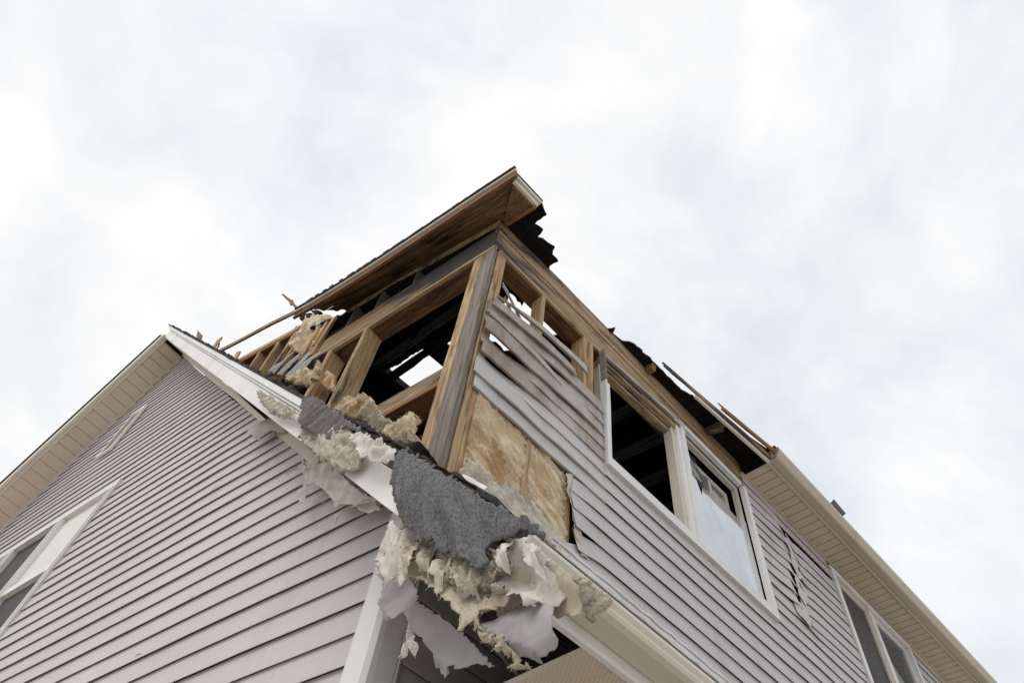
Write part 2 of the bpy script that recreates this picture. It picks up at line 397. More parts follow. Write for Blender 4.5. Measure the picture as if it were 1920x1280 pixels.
# ---- white corner post of the gable wall
cp = sweep('corner_post', [Vector((ARR.x, ARR.y, 0.4)), Vector((ARR.x, ARR.y, 3.33))],
           [(-0.088, 0.006), (-0.088, -0.026), (-0.080, -0.030), (-0.076, -0.0285), (-0.072, -0.0285), (-0.070, -0.030), (-0.004, -0.030), (0.014, -0.028), (0.028, -0.014), (0.030, 0.004), (0.030, 0.070), (0.0285, 0.072), (0.0285, 0.076), (0.030, 0.080), (0.026, 0.088), (0.0, 0.088), (0.0, 0.006)],
           DN, DU, 'trim_white', house)

# ---- lower side wall under the eave
under_wall = link('lower_side_wall', [SP(0.02, 0.4, -0.012), SP(9, 0.4, -0.012), SP(9, 3.5, -0.012), SP(0.02, 3.5, -0.012),
                                      SP(0.02, 0.4, -0.10), SP(9, 0.4, -0.10), SP(9, 3.5, -0.10), SP(0.02, 3.5, -0.10)],
                  [(0, 1, 2, 3), (7, 6, 5, 4), (0, 4, 5, 1), (1, 5, 6, 2), (2, 6, 7, 3), (3, 7, 4, 0)], 'soot_board', house)
for k in range(-9, 3):
    z0 = 3.0+k*H
    course(lambda a, z, n: SP(a, z, n), 0.089, 6, 0.089, 6, z0, True, under_wall, 'vinyl_grey', 0.3)

# ---- side wall of the upper storey: sheathing behind the siding that still hangs
WU0, WU1, WZ0, WZ1 = 1.105, 2.965, 4.70, 5.995
V0, V1 = 4.37, 5.87
side_wall = sheet('upper_side_wall', [(0.87, 3.3), (0.86, 3.9), (0.83, 4.1), (0.80, 4.33), (1.09, 4.40), (1.10, 4.69), (3.0, 4.69), (2.99, 6.14), (9, 6.14), (9, 3.3)],
                  [[(V0+.03, 4.74), (V1-.03, 4.74), (V1-.03, 6.06), (V0+.03, 6.06)]],
                  lambda a, b: (RP(a, b, -0.010), DN), 0.6, 0.012, 'soot_board', None, 0, 0.5, False)
own(side_wall)
PR = lambda a, z, n: RP(a, z, n)
def melt(a, z, q):
    # buckled, heat-slumped vinyl between the two windows
    c = 3.50+0.10*math.sin(z*7)
    d = math.exp(-((a-c)/0.20)**2)*max(0.0, min(1, (z-4.85)/0.25))*max(0.0, min(1, (6.0-z)/0.2))
    lft = max(0.0, min(1, (c-a)/0.5))*max(0.0, min(1, (z-4.9)/0.2))
    return 0.020*d+0.010*d*noise.noise(Vector((a*9, z*9, 1)))+0.006*lft*(0.5+noise.noise(Vector((a*2, z*8, 4)))), -0.045*d*math.copysign(1, a-c)*min(1, abs(a-c)/0.08)-0.03*d
for k in range(-11, 14):
    z0 = 4.605+k*H
    if z0+H < 4.74:                                              # below the window
        def tu(z):
            if k >= -2: return 1.104
            pts = [(3.3, 0.60), (3.86, 0.62), (3.89, 0.88), (3.98, 0.85), (4.09, 0.828), (4.20, 0.80), (4.31, 0.80), (4.40, 0.835)]
            for (a, ua), (b, ub) in zip(pts, pts[1:]):
                if z <= b: return ua+(ub-ua)*(z-a)/(b-a)
            return 0.84
        lb, lt = tu(z0)+0.02*noise.noise(Vector((k*1.7, 2, 0))), tu(z0+H)+0.02*noise.noise(Vector((k*1.7+9, 2, 0)))
        def tearx(a, z, q, L0=lb):
            d = math.exp(-((a-L0)/0.12)**2) if L0 < 1.0 else 0.0
            return 0.034*d*(0.6+0.8*noise.noise(Vector((z*6, 0, 0)))), -0.040*d
        course(PR, lb, 9.0, lt, 9.0, z0, k % 2 == 0, side_wall, 'vinyl_grey', 0.05 if k > -9 else 0.3, 1.0, tearx)
    elif z0 < 6.10:
        h = min(H, 6.15-z0)
        # between the windows: each course is cracked at the buckle
        ck = 3.49+0.09*math.sin(z0*7)+0.03*noise.noise(Vector((k*3.1, 0, 5)))
        lo, hi = 2.972, V0-0.008
        if 4.95 < z0 < 5.85:
            g = 0.015+0.02*abs(noise.noise(Vector((k*2.3, 1, 1))))
            course(PR, lo, ck-g, lo, ck-g-0.03, z0, k % 2 == 0, side_wall, 'vinyl_grey', 0.05, 1.6, melt, h)
            course(PR, ck+g, hi, ck+g+0.02, hi, z0-0.035, k % 2 == 0, side_wall, 'vinyl_grey', 0.05, 1.6, melt, h)
        else:
            course(PR, lo, hi, lo, hi, z0, k % 2 == 0, side_wall, 'vinyl_grey', 0.06, 1.2, melt, h)
        course(PR, V1+0.01, 9, V1+0.01, 9, z0, k % 2 == 0, side_wall, 'vinyl_grey', 0.3, 0.8, None, h)
# melted patch that slid over the buckle
def patch3(a, b):
    nn = 0.026+0.012*fbm(Vector((a*9, b*7, 2)))+0.010*math.cos((a-3.5)*9)
    return RP(a, b, nn), DN
for sd_, pl in enumerate(([(3.44, 5.80), (3.56, 5.76), (3.60, 5.62), (3.54, 5.50), (3.60, 5.44), (3.52, 5.40), (3.47, 5.50), (3.49, 5.64)],
                          [(3.46, 5.42), (3.55, 5.38), (3.57, 5.25), (3.50, 5.12), (3.42, 5.18), (3.44, 5.32)],
                          [(3.30, 5.10), (3.45, 5.13), (3.52, 5.02), (3.46, 4.93), (3.33, 4.96)])):
    o = sheet('melted_siding', pl, [], patch3, 0.022, 0.0015, 'vinyl_grey', None, 0.006, 0.03, True, 40+sd_); own(o, side_wall)

# ---- sagging, scorched strips beside the burned corner
def hanging(u0, u1, z0l, z0r, hgt, droop, twist, seed, mat='vinyl_scorched', nl=0.03, nr=0.004, curl=0.004, pinch=0.2, parent=None):
    """a strip of siding that lost its hold at the corner: drooping, twisting, still lapped like its neighbours"""
    rng = random.Random(seed); n = max(12, int((u1-u0)/0.03)); vs_, fs = [], []
    rows = [(0.0005, 0.030), (0.0145, 0.0), (0.0165, 0.022), (0.0155, 0.11), (0.0075, 0.60), (0.0042, 1.04)]
    for i in range(n+1):
        t = i/n; u = u0+(u1-u0)*t; k = (1-t)
        zc = z0l+(z0r-z0l)*(1-k**1.6)-droop*math.sin(math.pi*t)**2+0.009*k**0.5*noise.noise(Vector((u*3.2, seed*1.3, 0)))+0.004*noise.noise(Vector((u*9, seed*2.3, 0)))
        hh = hgt*(1-pinch*k**1.5)*(1+0.12*k*noise.noise(Vector((u*3, seed*2.1, 7))))
        tw = twist*k**1.3+0.28*k*noise.noise(Vector((u*2.6, seed*3.3, 2)))
        nb = nl*k**0.7+nr+0.016*k*noise.noise(Vector((u*4, seed*0.7, 4)))+curl*math.sin(math.pi*t)
        ej = rng.uniform(-0.010, 0.010) if i == 0 else 0
        for (nn, q) in rows:
            zz = q*hh; dz = zz*math.cos(tw)-(nn)*math.sin(tw); dn = zz*math.sin(tw)+nn*math.cos(tw)
            vs_.append(RP(u+ej*(1+q), zc+dz, nb+dn))
    k = len(rows)
    for i in range(n):
        for j in range(k-1):
            a = i*k+j; fs.append((a, a+1, a+1+k, a+k))
    o = link('siding_plank', vs_, fs, mat, parent or side_wall, False)
    sm = o.modifiers.new('thickness', 'SOLIDIFY'); sm.thickness = 0.002; sm.offset = 0
    return o
for i in range(8):
    zr = 4.381+i*H; zl = zr-0.004-0.020*max(0, i-1)
    hanging(0.050-0.004*i, 1.108, zl, zr, H, 0.004, (-0.05, 0.10, -0.06, 0.14, -0.08, 0.20, -0.1, 0.25)[i], 20+i,
            'vinyl_grey' if i < 3 else 'vinyl_scorched', (0.004, 0.012, 0.006, 0.022, 0.010, 0.03, 0.02, 0.03)[i], 0.0, 0.004*(i % 3), 0.02+0.012*i)
# dark sheets added behind them to block sky light and blacken the gaps
o = sheet('dark_backing', [(0.125, 4.58), (0.475, 4.58), (0.475, 5.04), (0.36, 5.10), (0.27, 4.98), (0.20, 5.00), (0.125, 4.93)], [], lambda a, b: (RP(a, b, -0.045), DN), 0.08, 0.012, 'charred', None, 0.008, 0.03, False, 88); own(o)
o = sheet('dark_backing', [(0.52, 4.58), (0.92, 4.58), (0.92, 5.18), (0.80, 5.20), (0.66, 5.12), (0.52, 5.14)], [], lambda a, b: (RP(a, b, -0.045), DN), 0.08, 0.012, 'charred', None, 0.008, 0.03, False, 89); own(o)
# loose strips that slipped across the opening
hanging(0.05, 0.90, 5.185, 5.335, 0.085, 0.004, -0.35, 51, 'vinyl_scorched', 0.030, 0.045, 0.006, 0.1)
hanging(0.02, 0.80, 5.085, 5.22, 0.075, 0.012, 0.5, 52, 'vinyl_scorched', 0.020, 0.034, 0.008, 0.2)
hanging(0.03, 0.70, 4.985, 5.00, 0.06, 0.0, 0.4, 53, 'vinyl_scorched', 0.030, 0.022, 0.006, 0.3)
hanging(0.10, 0.42, 5.42, 5.16, 0.030, 0.0, 0.2, 55, 'vinyl_scorched', 0.01, 0.03, 0.004, 0.1)
hanging(0.13, 0.30, 5.36, 5.20, 0.040, 0.0, -0.3, 56, 'wood_orange', 0.005, 0.018, 0.004, 0.1)

# ---- framing of the burned corner
Z, X_, Y_ = UP, Vector((1, 0, 0)), Vector((0, 1, 0))
def post_F(name, x0, x1, z0, z1, mat, depth=0.09, y=YL, rag=(0, 0), off=0.0):
    return board(name, (((x0+x1)/2), y+depth/2+off, z0), (((x0+x1)/2), y+depth/2+off, z1), X_, abs(x1-x0)-0.0015, depth, mat, house, ragged=rag)
def post_R(name, u0, u1, z0, z1, mat, depth=0.09, n=0.0, rag=(0, 0)):
    a = RP((u0+u1)/2, z0, n-depth/2); b = RP((u0+u1)/2, z1, n-depth/2)
    return board(name, a, b, DU, abs(u1-u0)-0.0015, depth, mat, house, ragged=rag)
def beam_F(name, x0, x1, z0, z1, mat, depth=0.09, y=YL, rag=(0, 0)):
    return board(name, (x0, y+depth/2, (z0+z1)/2), (x1, y+depth/2, (z0+z1)/2), Z, z1-z0, depth, mat, house, ragged=rag)
def beam_R(name, u0, u1, z0, z1, mat, depth=0.09, n=0.0, rag=(0, 0)):
    return board(name, RP(u0, (z0+z1)/2, n-depth/2), RP(u1, (z0+z1)/2, n-depth/2), Z, z1-z0, depth, mat, house, ragged=rag)

post_F('corner_stud', -1.808, -1.770, 3.45, 5.885, 'wood_tan', 0.09)
post_F('corner_stud', -1.768, -1.730, 3.45, 5.885, 'wood_tan', 0.09, YL-0.002)
post_F('corner_stud', -1.728, -1.632, 3.45, 5.885, 'wood_grey', 0.040, YL-0.004)
post_R('corner_stud', 0.040, 0.078, 3.45, 5.88, 'wood_tan', 0.09, 0.001)
post_R('corner_stud', 0.080, 0.118, 3.45, 5.88, 'wood_fresh', 0.09, -0.004)
post_R('stud', 0.480, 0.517, 3.55, 5.882, 'wood_tan', 0.10)
post_R('stud', 0.925, 0.960, 4.38, 5.882, 'wood_fresh', 0.12)
post_R('stud', 0.961, 0.995, 4.38, 5.882, 'wood_tan', 0.10, -0.001)
post_R('stud', 0.996, 1.030, 4.38, 5.882, 'wood_fresh', 0.10, 0.001)
post_R('stud', 0.800, 0.838, 3.5, 4.36, 'wood_fresh', 0.10, -0.006)
# headers
beam_F('header_plate', -3.30, -1.63, 5.908, 5.946, 'wood_tan', 0.030, YL+0.001, (0.06, 0))
beam_F('header_plate', -3.26, -1.66, 5.909, 5.946, 'wood_burnt_shaded', 0.13, YL+0.032)
beam_F('header_beam', -3.47, -1.630, 5.948, 6.205, 'wood_header', 0.038, YL-0.003, (0.10, 0))
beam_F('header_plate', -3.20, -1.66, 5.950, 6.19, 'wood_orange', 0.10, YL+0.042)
beam_R('header_plate', 0.045, 2.12, 5.884, 5.922, 'wood_tan', 0.024, 0.002)
beam_R('header_plate', 0.045, 2.12, 5.885, 5.922, 'wood_burnt_shaded', 0.12, -0.023)  # burnt underside, its shadow also put into the wood colour
beam_R('header_beam', 0.0, 2.12, 5.924, 6.108, 'wood_side_header', 0.10, 0.000)
beam_R('header_beam', 2.122, 3.02, 6.000, 6.108, 'wood_scorched', 0.10, 0.004)
beam_R('header_plate', 0.0, 3.02, 6.110, 6.150, 'wood_tan', 0.10, 0.008)
beam_R('rim_board', -0.01, 3.02, 6.152, 6.334, 'wood_side_header', 0.040, 0.002)
beam_R('rim_board', 0.02, 3.02, 6.16, 6.33, 'wood_orange', 0.05, -0.045)
# studs of the gable end
post_F('stud', -3.250, -3.200, 4.9, 5.905, 'wood_fresh', 0.15)
post_F('stud', -2.860, -2.812, 4.3, 5.905, 'wood_tan', 0.15)
for x, zt in ((-3.19, 6.60), (-2.868, 6.56), (-2.47, 6.46)):
    post_F('cripple_stud', x-0.012, x+0.018, 6.208, zt, 'wood_grey', 0.12, YL+0.004)
# rough sill between the studs and the corner
beam_F('sill_board', -2.80, -1.80, 4.502, 4.682, 'wood_scorched', 0.038, YL+0.030, (0.02, 0))
beam_F('sill_plate', -2.80, -1.80, 4.462, 4.500, 'wood_orange', 0.16, YL+0.004)
# left part of the gable end: sloping plate, studs, lone tan board
board('rake_plate', (-5.6, YL+0.05, 7.425), (-4.08, YL+0.05, 7.025), Z, 0.075, 0.10, 'wood_fresh', house, ragged=(0, 0.08))
board('rake_plate', (-5.6, YL+0.05, 7.345), (-4.16, YL+0.05, 6.968), Z, 0.04, 0.10, 'wood_orange', house, ragged=(0, 0.06))
post_F('stud', -4.745, -4.707, 5.9, 7.10, 'wood_fresh', 0.14)
post_F('stud', -4.425, -4.387, 5.9, 7.02, 'wood_fresh', 0.14)
post_F('stud', -4.165, -4.127, 5.9, 6.97, 'wood_tan', 0.14)
board('tan_board', (-3.45, YL-0.02, 5.98), (-3.44, YL-0.01, 6.58), X_, 0.05, 0.03, 'wood_fresh', house, ragged=(0.03, 0.05))
for xb, zb in ((-4.02, 6.93), (-3.72, 6.78)):
    post_F('stud', xb-0.014, xb+0.014, 5.9, zb, 'wood_fresh', 0.12, YL+0.01)
board('tan_board', (-3.60, YL+0.02, 6.30), (-3.62, YL+0.02, 6.72), X_, 0.035, 0.03, 'wood_fresh', house, ragged=(0.02, 0.05))

# ---- charred roof of the upper storey (s = distance inward from the side wall)
def zroof(s):
    pts = [(-0.7, 6.225), (0, 6.336), (0.75, 6.45), (1.7, 6.60), (2.6, 7.0), (3.6, 7.3), (6.5, 8.2)]
    for (a, za), (b, zb) in zip(pts, pts[1:]):
        if s <= b: return za+(zb-za)*(s-a)/(b-a)
    return pts[-1][1]
def roof3(u, s): return RP(u, zroof(s)+0.006*noise.noise(Vector((u*6, s*6, 0))), -s), UP
outline = [(0.03, -0.33), (0.06, -0.345), (0.16, -0.285), (0.17, -0.18), (0.235, -0.185), (0.265, -0.12), (0.33, -0.15), (0.40, -0.165), (0.44, -0.11), (0.51, -0.095), (0.50, -0.03),
           (0.56, 0.035), (0.8, 0.035), (1.19, 0.035), (1.215, 0.0), (1.235, -0.055), (1.265, -0.03), (1.28, 0.03), (1.34, 0.03), (1.37, -0.01), (1.43, -0.075), (1.7, -0.092), (2.05, -0.098), (2.15, -0.135), (2.55, -0.16), (2.86, -0.20), (3.0, -0.30), (9, -0.30),
           (9, 4.0), (0.4, 4.0), (-0.40, 3.3), (-0.30, 2.5), (-0.245, 2.0), (0.0, 0.0)]
holes = [[(0.455, 1.375), (0.70, 1.36), (1.0, 1.38), (1.02, 1.95), (0.66, 1.985), (0.455, 1.95)],
         [(0.455, 1.13), (0.49, 1.20), (0.585, 1.195), (0.565, 1.15)],
         [(0.36, 1.87), (0.315, 1.72), (0.37, 1.71), (0.375, 1.85)], [(0.362, 1.68), (0.378, 1.53), (0.395, 1.66)],
         [(0.495, 0.49), (0.496, 0.388), (0.636, 0.393), (0.62, 0.352), (0.70, 0.354), (0.82, 0.325), (1.09, 0.322), (1.12, 0.42), (1.02, 0.47), (1.10, 0.60), (1.05, 1.0), (0.49, 0.98)],
         [(0.18, 2.36), (0.19, 2.28), (0.215, 2.30), (0.20, 2.37)]]
roof = sheet('roof_sheathing', outline, holes, roof3, 0.14, 0.022, 'charred', None, 0.008, 0.026, False, 5); own(roof)
rafu = [0.33+0.405*i for i in range(22)]
for i, u in enumerate(rafu):
    s0, s1 = (0.06, 3.6)
    pts = [(s, zroof(s)-0.075) for s in (s0, 0.75, 1.7, 2.6, s1)]
    if i == 1: pts = pts[2:]
    if i == 2: pts = pts[2:]
    for (a, za), (b, zb) in zip(pts, pts[1:]):
        board('rafter', RP(u, za, -a), RP(u, zb, -b), Z, 0.11, 0.04, 'wood_charcoal', house, 0.004)
# cross strip between the two holes
board('burned_purlin', RP(-0.05, zroof(1.3)-0.05, -1.34), RP(3.0, zroof(1.3)-0.05, -1.30), Z, 0.09, 0.05, 'charred', house, 0.006)
board('burned_purlin', RP(-0.20, zroof(2.0)-0.03, -1.98), RP(3.0, zroof(2.0)-0.03, -2.0), Z, 0.09, 0.06, 'charred', house, 0.006)
board('ceiling_joist', RP(0.40, 6.10, -0.3), RP(0.40, 6.42, -2.6), Z, 0.10, 0.04, 'charred', house, 0.006)
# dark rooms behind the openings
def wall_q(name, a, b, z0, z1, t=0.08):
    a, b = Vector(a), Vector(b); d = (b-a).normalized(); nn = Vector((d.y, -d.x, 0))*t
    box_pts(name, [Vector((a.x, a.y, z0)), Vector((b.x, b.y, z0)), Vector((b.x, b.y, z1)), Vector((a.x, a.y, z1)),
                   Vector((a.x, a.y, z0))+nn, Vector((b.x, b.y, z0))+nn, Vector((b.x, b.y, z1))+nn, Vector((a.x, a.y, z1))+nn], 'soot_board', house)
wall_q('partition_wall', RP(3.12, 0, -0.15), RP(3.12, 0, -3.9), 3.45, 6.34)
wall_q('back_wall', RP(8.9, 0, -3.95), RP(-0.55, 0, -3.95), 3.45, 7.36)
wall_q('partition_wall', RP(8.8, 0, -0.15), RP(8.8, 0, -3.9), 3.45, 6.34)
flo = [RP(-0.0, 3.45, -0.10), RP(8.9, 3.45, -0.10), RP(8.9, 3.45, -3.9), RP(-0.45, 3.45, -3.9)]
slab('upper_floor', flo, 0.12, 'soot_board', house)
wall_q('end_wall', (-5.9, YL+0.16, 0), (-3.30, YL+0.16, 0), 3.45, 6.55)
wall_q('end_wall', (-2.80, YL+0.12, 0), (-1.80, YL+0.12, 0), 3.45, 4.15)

# ---- plywood overhang along the gable end, fascia and its sprung tail
outer = [(-1.300, 6.150), (-1.60, 6.172), (-2.10, 6.182), (-2.62, 6.206), (-3.00, 6.246), (-3.36, 6.300)]
inner = [(-1.630, 6.325), (-1.90, 6.385), (-2.385, 6.466), (-2.80, 6.545), (-3.10, 6.575), (-3.36, 6.62)]
def lerp_pl(pl, t):
    x = t*(len(pl)-1); i = min(int(x), len(pl)-2); f = x-i
    return pl[i][0]+(pl[i+1][0]-pl[i][0])*f, pl[i][1]+(pl[i+1][1]-pl[i][1])*f
def ply3(t, q):
    a = lerp_pl(outer, t); b = lerp_pl(inner, t); y = 1.128+(1.40-1.128)*q
    return Vector((a[0]+(b[0]-a[0])*q, y, a[1]+(b[1]-a[1])*q-0.012*math.sin(q*3.14)+0.006*noise.noise(Vector((t*9, q*4, 0))))), Vector((0, -0.4, -0.9)).normalized()
# boards of the overhang: three strips running along the edge
for k, (q0, q1) in enumerate(((0.0, 0.36), (0.372, 0.70), (0.712, 1.0))):
    end = (1.0, 0.985, 0.955)[k]
    def f3(t, q): return ply3(t, q)
    o = sheet('overhang_board', [(0, q0), (end*0.5, q0), (end, q0+0.01), (end-0.015, (q0+q1)/2), (end-0.004, q1), (end*0.5, q1), (0, q1)], [], lambda t, q: ply3(t, q), 0.07, 0.012, 'ply_brown', None, 0.0, 0.07, False, 60+k)
    own(o)
for (y, z0, z1, mat, nm) in ((1.116, -0.004, 0.066, 'wood_burnt_shaded', 'fascia_board'), (1.100, 0.068, 0.096, 'frame_old', 'drip_edge'), (1.088, 0.097, 0.120, 'shingle_dark', 'shingle_edge')):  # fascia's burnt brown also paints the shadow band below the drip edge
    path = [Vector((x, y, z)) for x, z in [(-1.292, 6.150), (-1.60, 6.172), (-2.10, 6.186), (-2.62, 6.210), (-3.00, 6.250), (-3.36, 6.310), (-3.60, 6.375)]]
    sweep(nm, path, [(0, z0), (0, z1), (0.022, z1), (0.022, z0)], Y_, UP, mat, house)
for i in range(22):
    x = -3.45+i*0.098+R_.uniform(-.03, .03); l = R_.uniform(0.03, 0.085); h = R_.uniform(0.004, 0.016)
    zb = lerp_pl([(-1.292, 6.150), (-1.60, 6.172), (-2.10, 6.186), (-2.62, 6.210), (-3.00, 6.250), (-3.36, 6.310), (-3.60, 6.375)], max(0, min(1, (-1.292-x)/2.308)))[1]+0.106
    vs_ = [(x, 1.086, zb), (x+l, 1.086, zb-0.002), (x+l*0.8, 1.086, zb+h), (x+l*0.1, 1.086, zb+h*0.7), (x, 1.17, zb), (x+l, 1.17, zb-0.002), (x+l*0.8, 1.17, zb+h), (x+l*0.1, 1.17, zb+h*0.7)]
    link('shingle', vs_, [(0, 1, 2, 3), (7, 6, 5, 4), (0, 4, 5, 1), (1, 5, 6, 2), (2, 6, 7, 3), (3, 7, 4, 0)], 'shingle_dark', house)
# torn tail of the fascia still reaching over the front gable
tail = [(-3.50, 6.43), (-3.70, 6.49), (-3.95, 6.575), (-4.25, 6.655), (-4.60, 6.755), (-4.86, 6.835)]
sweep('fascia_tail', [Vector((x, 1.105-0.004*i, z)) for i, (x, z) in enumerate(tail)], [(0, -0.030), (0, 0.030), (0.018, 0.036), (0.018, -0.026)], Y_, UP, 'wood_scorched', house)
led = [Vector((x, 1.366, z-0.012)) for x, z in inner[:-1]]+[Vector((-3.30, 1.366, 6.585))]
sweep('overhang_ledger', led, [(0, -0.030), (0, 0.028), (0.030, 0.028), (0.030, -0.030)], Y_, UP, 'wood_tan', house)
# return of the overhang on the side wall's corner
def n_edge(u0, u1, n, z0, z1, mat, nm):
    sweep(nm, [RP(u0, 0, n), RP(u1, 0, n)], [(0, z0), (0, z1), (-0.022, z1), (-0.022, z0)], DN, UP, mat, house)
n_edge(-0.195, 0.045, 0.330, 6.150, 6.205, 'trim_cream', 'fascia_board')
n_edge(-0.205, 0.060, 0.345, 6.208, 6.246, 'trim_cream', 'drip_edge')
n_edge(-0.205, 0.065, 0.349, 6.247, 6.266, 'shingle_dark', 'shingle_edge')
slab('overhang_board', [RP(-0.185, 6.150, 0.31), RP(0.035, 6.150, 0.31), RP(0.035, 6.300, 0.012), RP(0.012, 6.318, 0.012)], 0.014, 'ply_brown', house)
board('overhang_edge', RP(0.030, 6.146, 0.318), RP(0.030, 6.275, 0.03), UP, 0.05, 0.025, 'wood_orange', house)
slab('overhang_roof', [RP(-0.19, 6.250, 0.32), RP(0.05, 6.250, 0.32), RP(0.05, 6.345, 0.0), RP(-0.02, 6.345, 0.0)], -0.02, 'charred', house)
sl = []
for i in range(6):
    t0, t1 = i/6*0.98, (i+1)/6*0.98
    a0, a1 = lerp_pl(outer, t0), lerp_pl(outer, t1); b0, b1 = lerp_pl(inner, t0), lerp_pl(inner, t1)
    if i < 6: slab('overhang_roof', [Vector((a0[0], 1.12, a0[1]+0.10)), Vector((a1[0], 1.12, a1[1]+0.10)), Vector((b1[0], 1.42, b1[1]+0.035)), Vector((b0[0], 1.42, b0[1]+0.035))], 0.02, 'charred', house)

# ---- eave of the side wall beyond the fire: soffit panels, trim, fascia, gutter
soffit = link('eave_soffit', [RP(3.02, 6.185, 0.0), RP(9, 6.185, 0.0), RP(9, 6.185, 0.24), RP(3.02, 6.185, 0.24),
                              RP(3.02, 6.200, 0.0), RP(9, 6.200, 0.0), RP(9, 6.200, 0.24), RP(3.02, 6.200, 0.24)],
              [(0, 1, 2, 3), (7, 6, 5, 4), (0, 4, 5, 1), (1, 5, 6, 2), (2, 6, 7, 3), (3, 7, 4, 0)], 'soot_board', house)
ps = 0.0955
for i in range(62):
    u = 3.025+i*ps
    vs_ = []
    pr = [(0.003, 0.010), (0.006, 0.0), (0.046, 0.0012), (0.089, 0.0), (ps-0.004, 0.010)]
    sag = 0.002*noise.noise(Vector((u*3, 0, 0)))
    for (du, dz) in pr:
        for nn in (0.016, 0.13, 0.238): vs_.append(RP(u+du, 6.171+dz+sag*(1 if nn == 0.13 else 0.3), nn))
    fs = [(a*3+b, a*3+b+1, (a+1)*3+b+1, (a+1)*3+b) for a in range(4) for b in range(2)]
    link('soffit_panel', vs_, fs, 'soffit_beige', soffit)
sweep('soffit_trim', [RP(u, 0, 0) for u in (2.99, 4.5, 6, 9)], [(0.002, 6.150), (0.024, 6.150), (0.026, 6.158), (0.026, 6.176), (0.018, 6.182), (0.002, 6.182)], DN, UP, 'gutter_beige', house)
sweep('eave_fascia', [RP(u, 0, 0) for u in (3.03, 5, 9)], [(0.236, 6.160), (0.250, 6.157), (0.256, 6.166), (0.256, 6.30), (0.236, 6.30)], DN, UP, 'gutter_beige', house)
gp = [(0.258, 6.180), (0.330, 6.172), (0.345, 6.182), (0.346, 6.200), (0.362, 6.222), (0.374, 6.240), (0.378, 6.262), (0.368, 6.266), (0.368, 6.256), (0.352, 6.225), (0.336, 6.204), (0.330, 6.184), (0.258, 6.190)]
sweep('gutter', [RP(u, 0, 0) for u in (3.02, 4.30)], gp, DN, UP, 'gutter_beige', house)
sweep('gutter', [RP(u, 0, 0.001) for u in (4.303, 9.0)], gp, DN, UP, 'gutter_beige', house)
link('gutter_end_cap', [RP(3.012, z, n) for n, z in gp[:8]]+[RP(3.018, z, n) for n, z in gp[:8]]+[RP(3.012, 6.262, 0.258), RP(3.018, 6.262, 0.258)],
     [(0, 1, 2, 3, 4, 5, 6, 7, 16), (8, 9, 10, 11, 12, 13, 14, 15, 17)], 'wood_grey', house)
sweep('roof_edge', [RP(u, 0, 0) for u in (3.0, 9.0)], [(0.25, 6.270), (0.36, 6.268), (0.36, 6.282), (0.25, 6.300)], DN, UP, 'shingle_dark', house)
# burned stretch of the fascia reaching back towards the corner
board('fascia_remnant', RP(1.66, 6.215, 0.165), RP(3.02, 6.20, 0.290), UP, 0.045, 0.016, 'wood_scorched', house, ragged=(0.25, 0))
board('fascia_remnant', RP(2.05, 6.17, 0.190), RP(3.01, 6.155, 0.262), UP, 0.05, 0.020, 'trim_cream', house, ragged=(0.12, 0))
board('fascia_remnant', RP(2.30, 6.25, 0.250), RP(3.01, 6.235, 0.335), UP, 0.05, 0.018, 'wood_orange', house, ragged=(0.2, 0))
board('eave_block', RP(1.70, 6.29, 0.005), RP(1.70, 6.27, 0.075), UP, 0.07, 0.05, 'wood_orange', house)
board('eave_block', RP(2.52, 6.29, 0.005), RP(2.52, 6.24, 0.16), UP, 0.09, 0.04, 'wood_scorched', house)
slab('eave_end_board', [RP(3.02, 6.17, 0.005), RP(3.02, 6.17, 0.25), RP(3.02, 6.28, 0.25), RP(3.02, 6.33, 0.005)], 0.012, 'charred', house)
slab('charred_eave', [RP(1.25, 6.32, 0.0), RP(3.02, 6.32, 0.0), RP(3.02, 6.275, 0.29), RP(2.1, 6.30, 0.10)], 0.015, 'charred', house)
# slipped shingle standing on the gutter
slab('roof_shingle', [RP(3.90, 6.285, 0.35), RP(4.10, 6.285, 0.35), RP(4.12, 6.32, 0.40), RP(3.93, 6.35, 0.40)], 0.006, 'felt_grey', house)

# ---- windows
def win_R(name, u0, u1, z0, z1, mull, glassfn, mat='trim_white', deep=0.10):
    w = own(link(name, [RP(u0+.03, z0+.03, -0.10), RP(u1-.03, z0+.03, -0.10), RP(u1-.03, z0+.03, -0.094), RP(u0+.03, z0+.03, -0.094)], [(0, 1, 2, 3)], mat, house))
    return w
def frame_R(parent, u0, u1, z0, z1, w, n0, n1, mat, sides='lrtb', nm='window_frame', wb=None):
    wb = wb or w
    def bar(a0, a1, b0, b1):
        box_pts(nm, [RP(a0, b0, n1), RP(a1, b0, n1), RP(a1, b1, n1), RP(a0, b1, n1), RP(a0, b0, n0), RP(a1, b0, n0), RP(a1, b1, n0), RP(a0, b1, n0)], mat, parent)
    if 'b' in sides: bar(u0, u1, z0, z0+wb)
    if 't' in sides: bar(u0, u1, z1-w, z1)
    if 'l' in sides: bar(u0, u0+w, z0+wb+0.001, z1-w-0.001)
    if 'r' in sides: bar(u1-w, u1, z0+wb+0.001, z1-w-0.001)
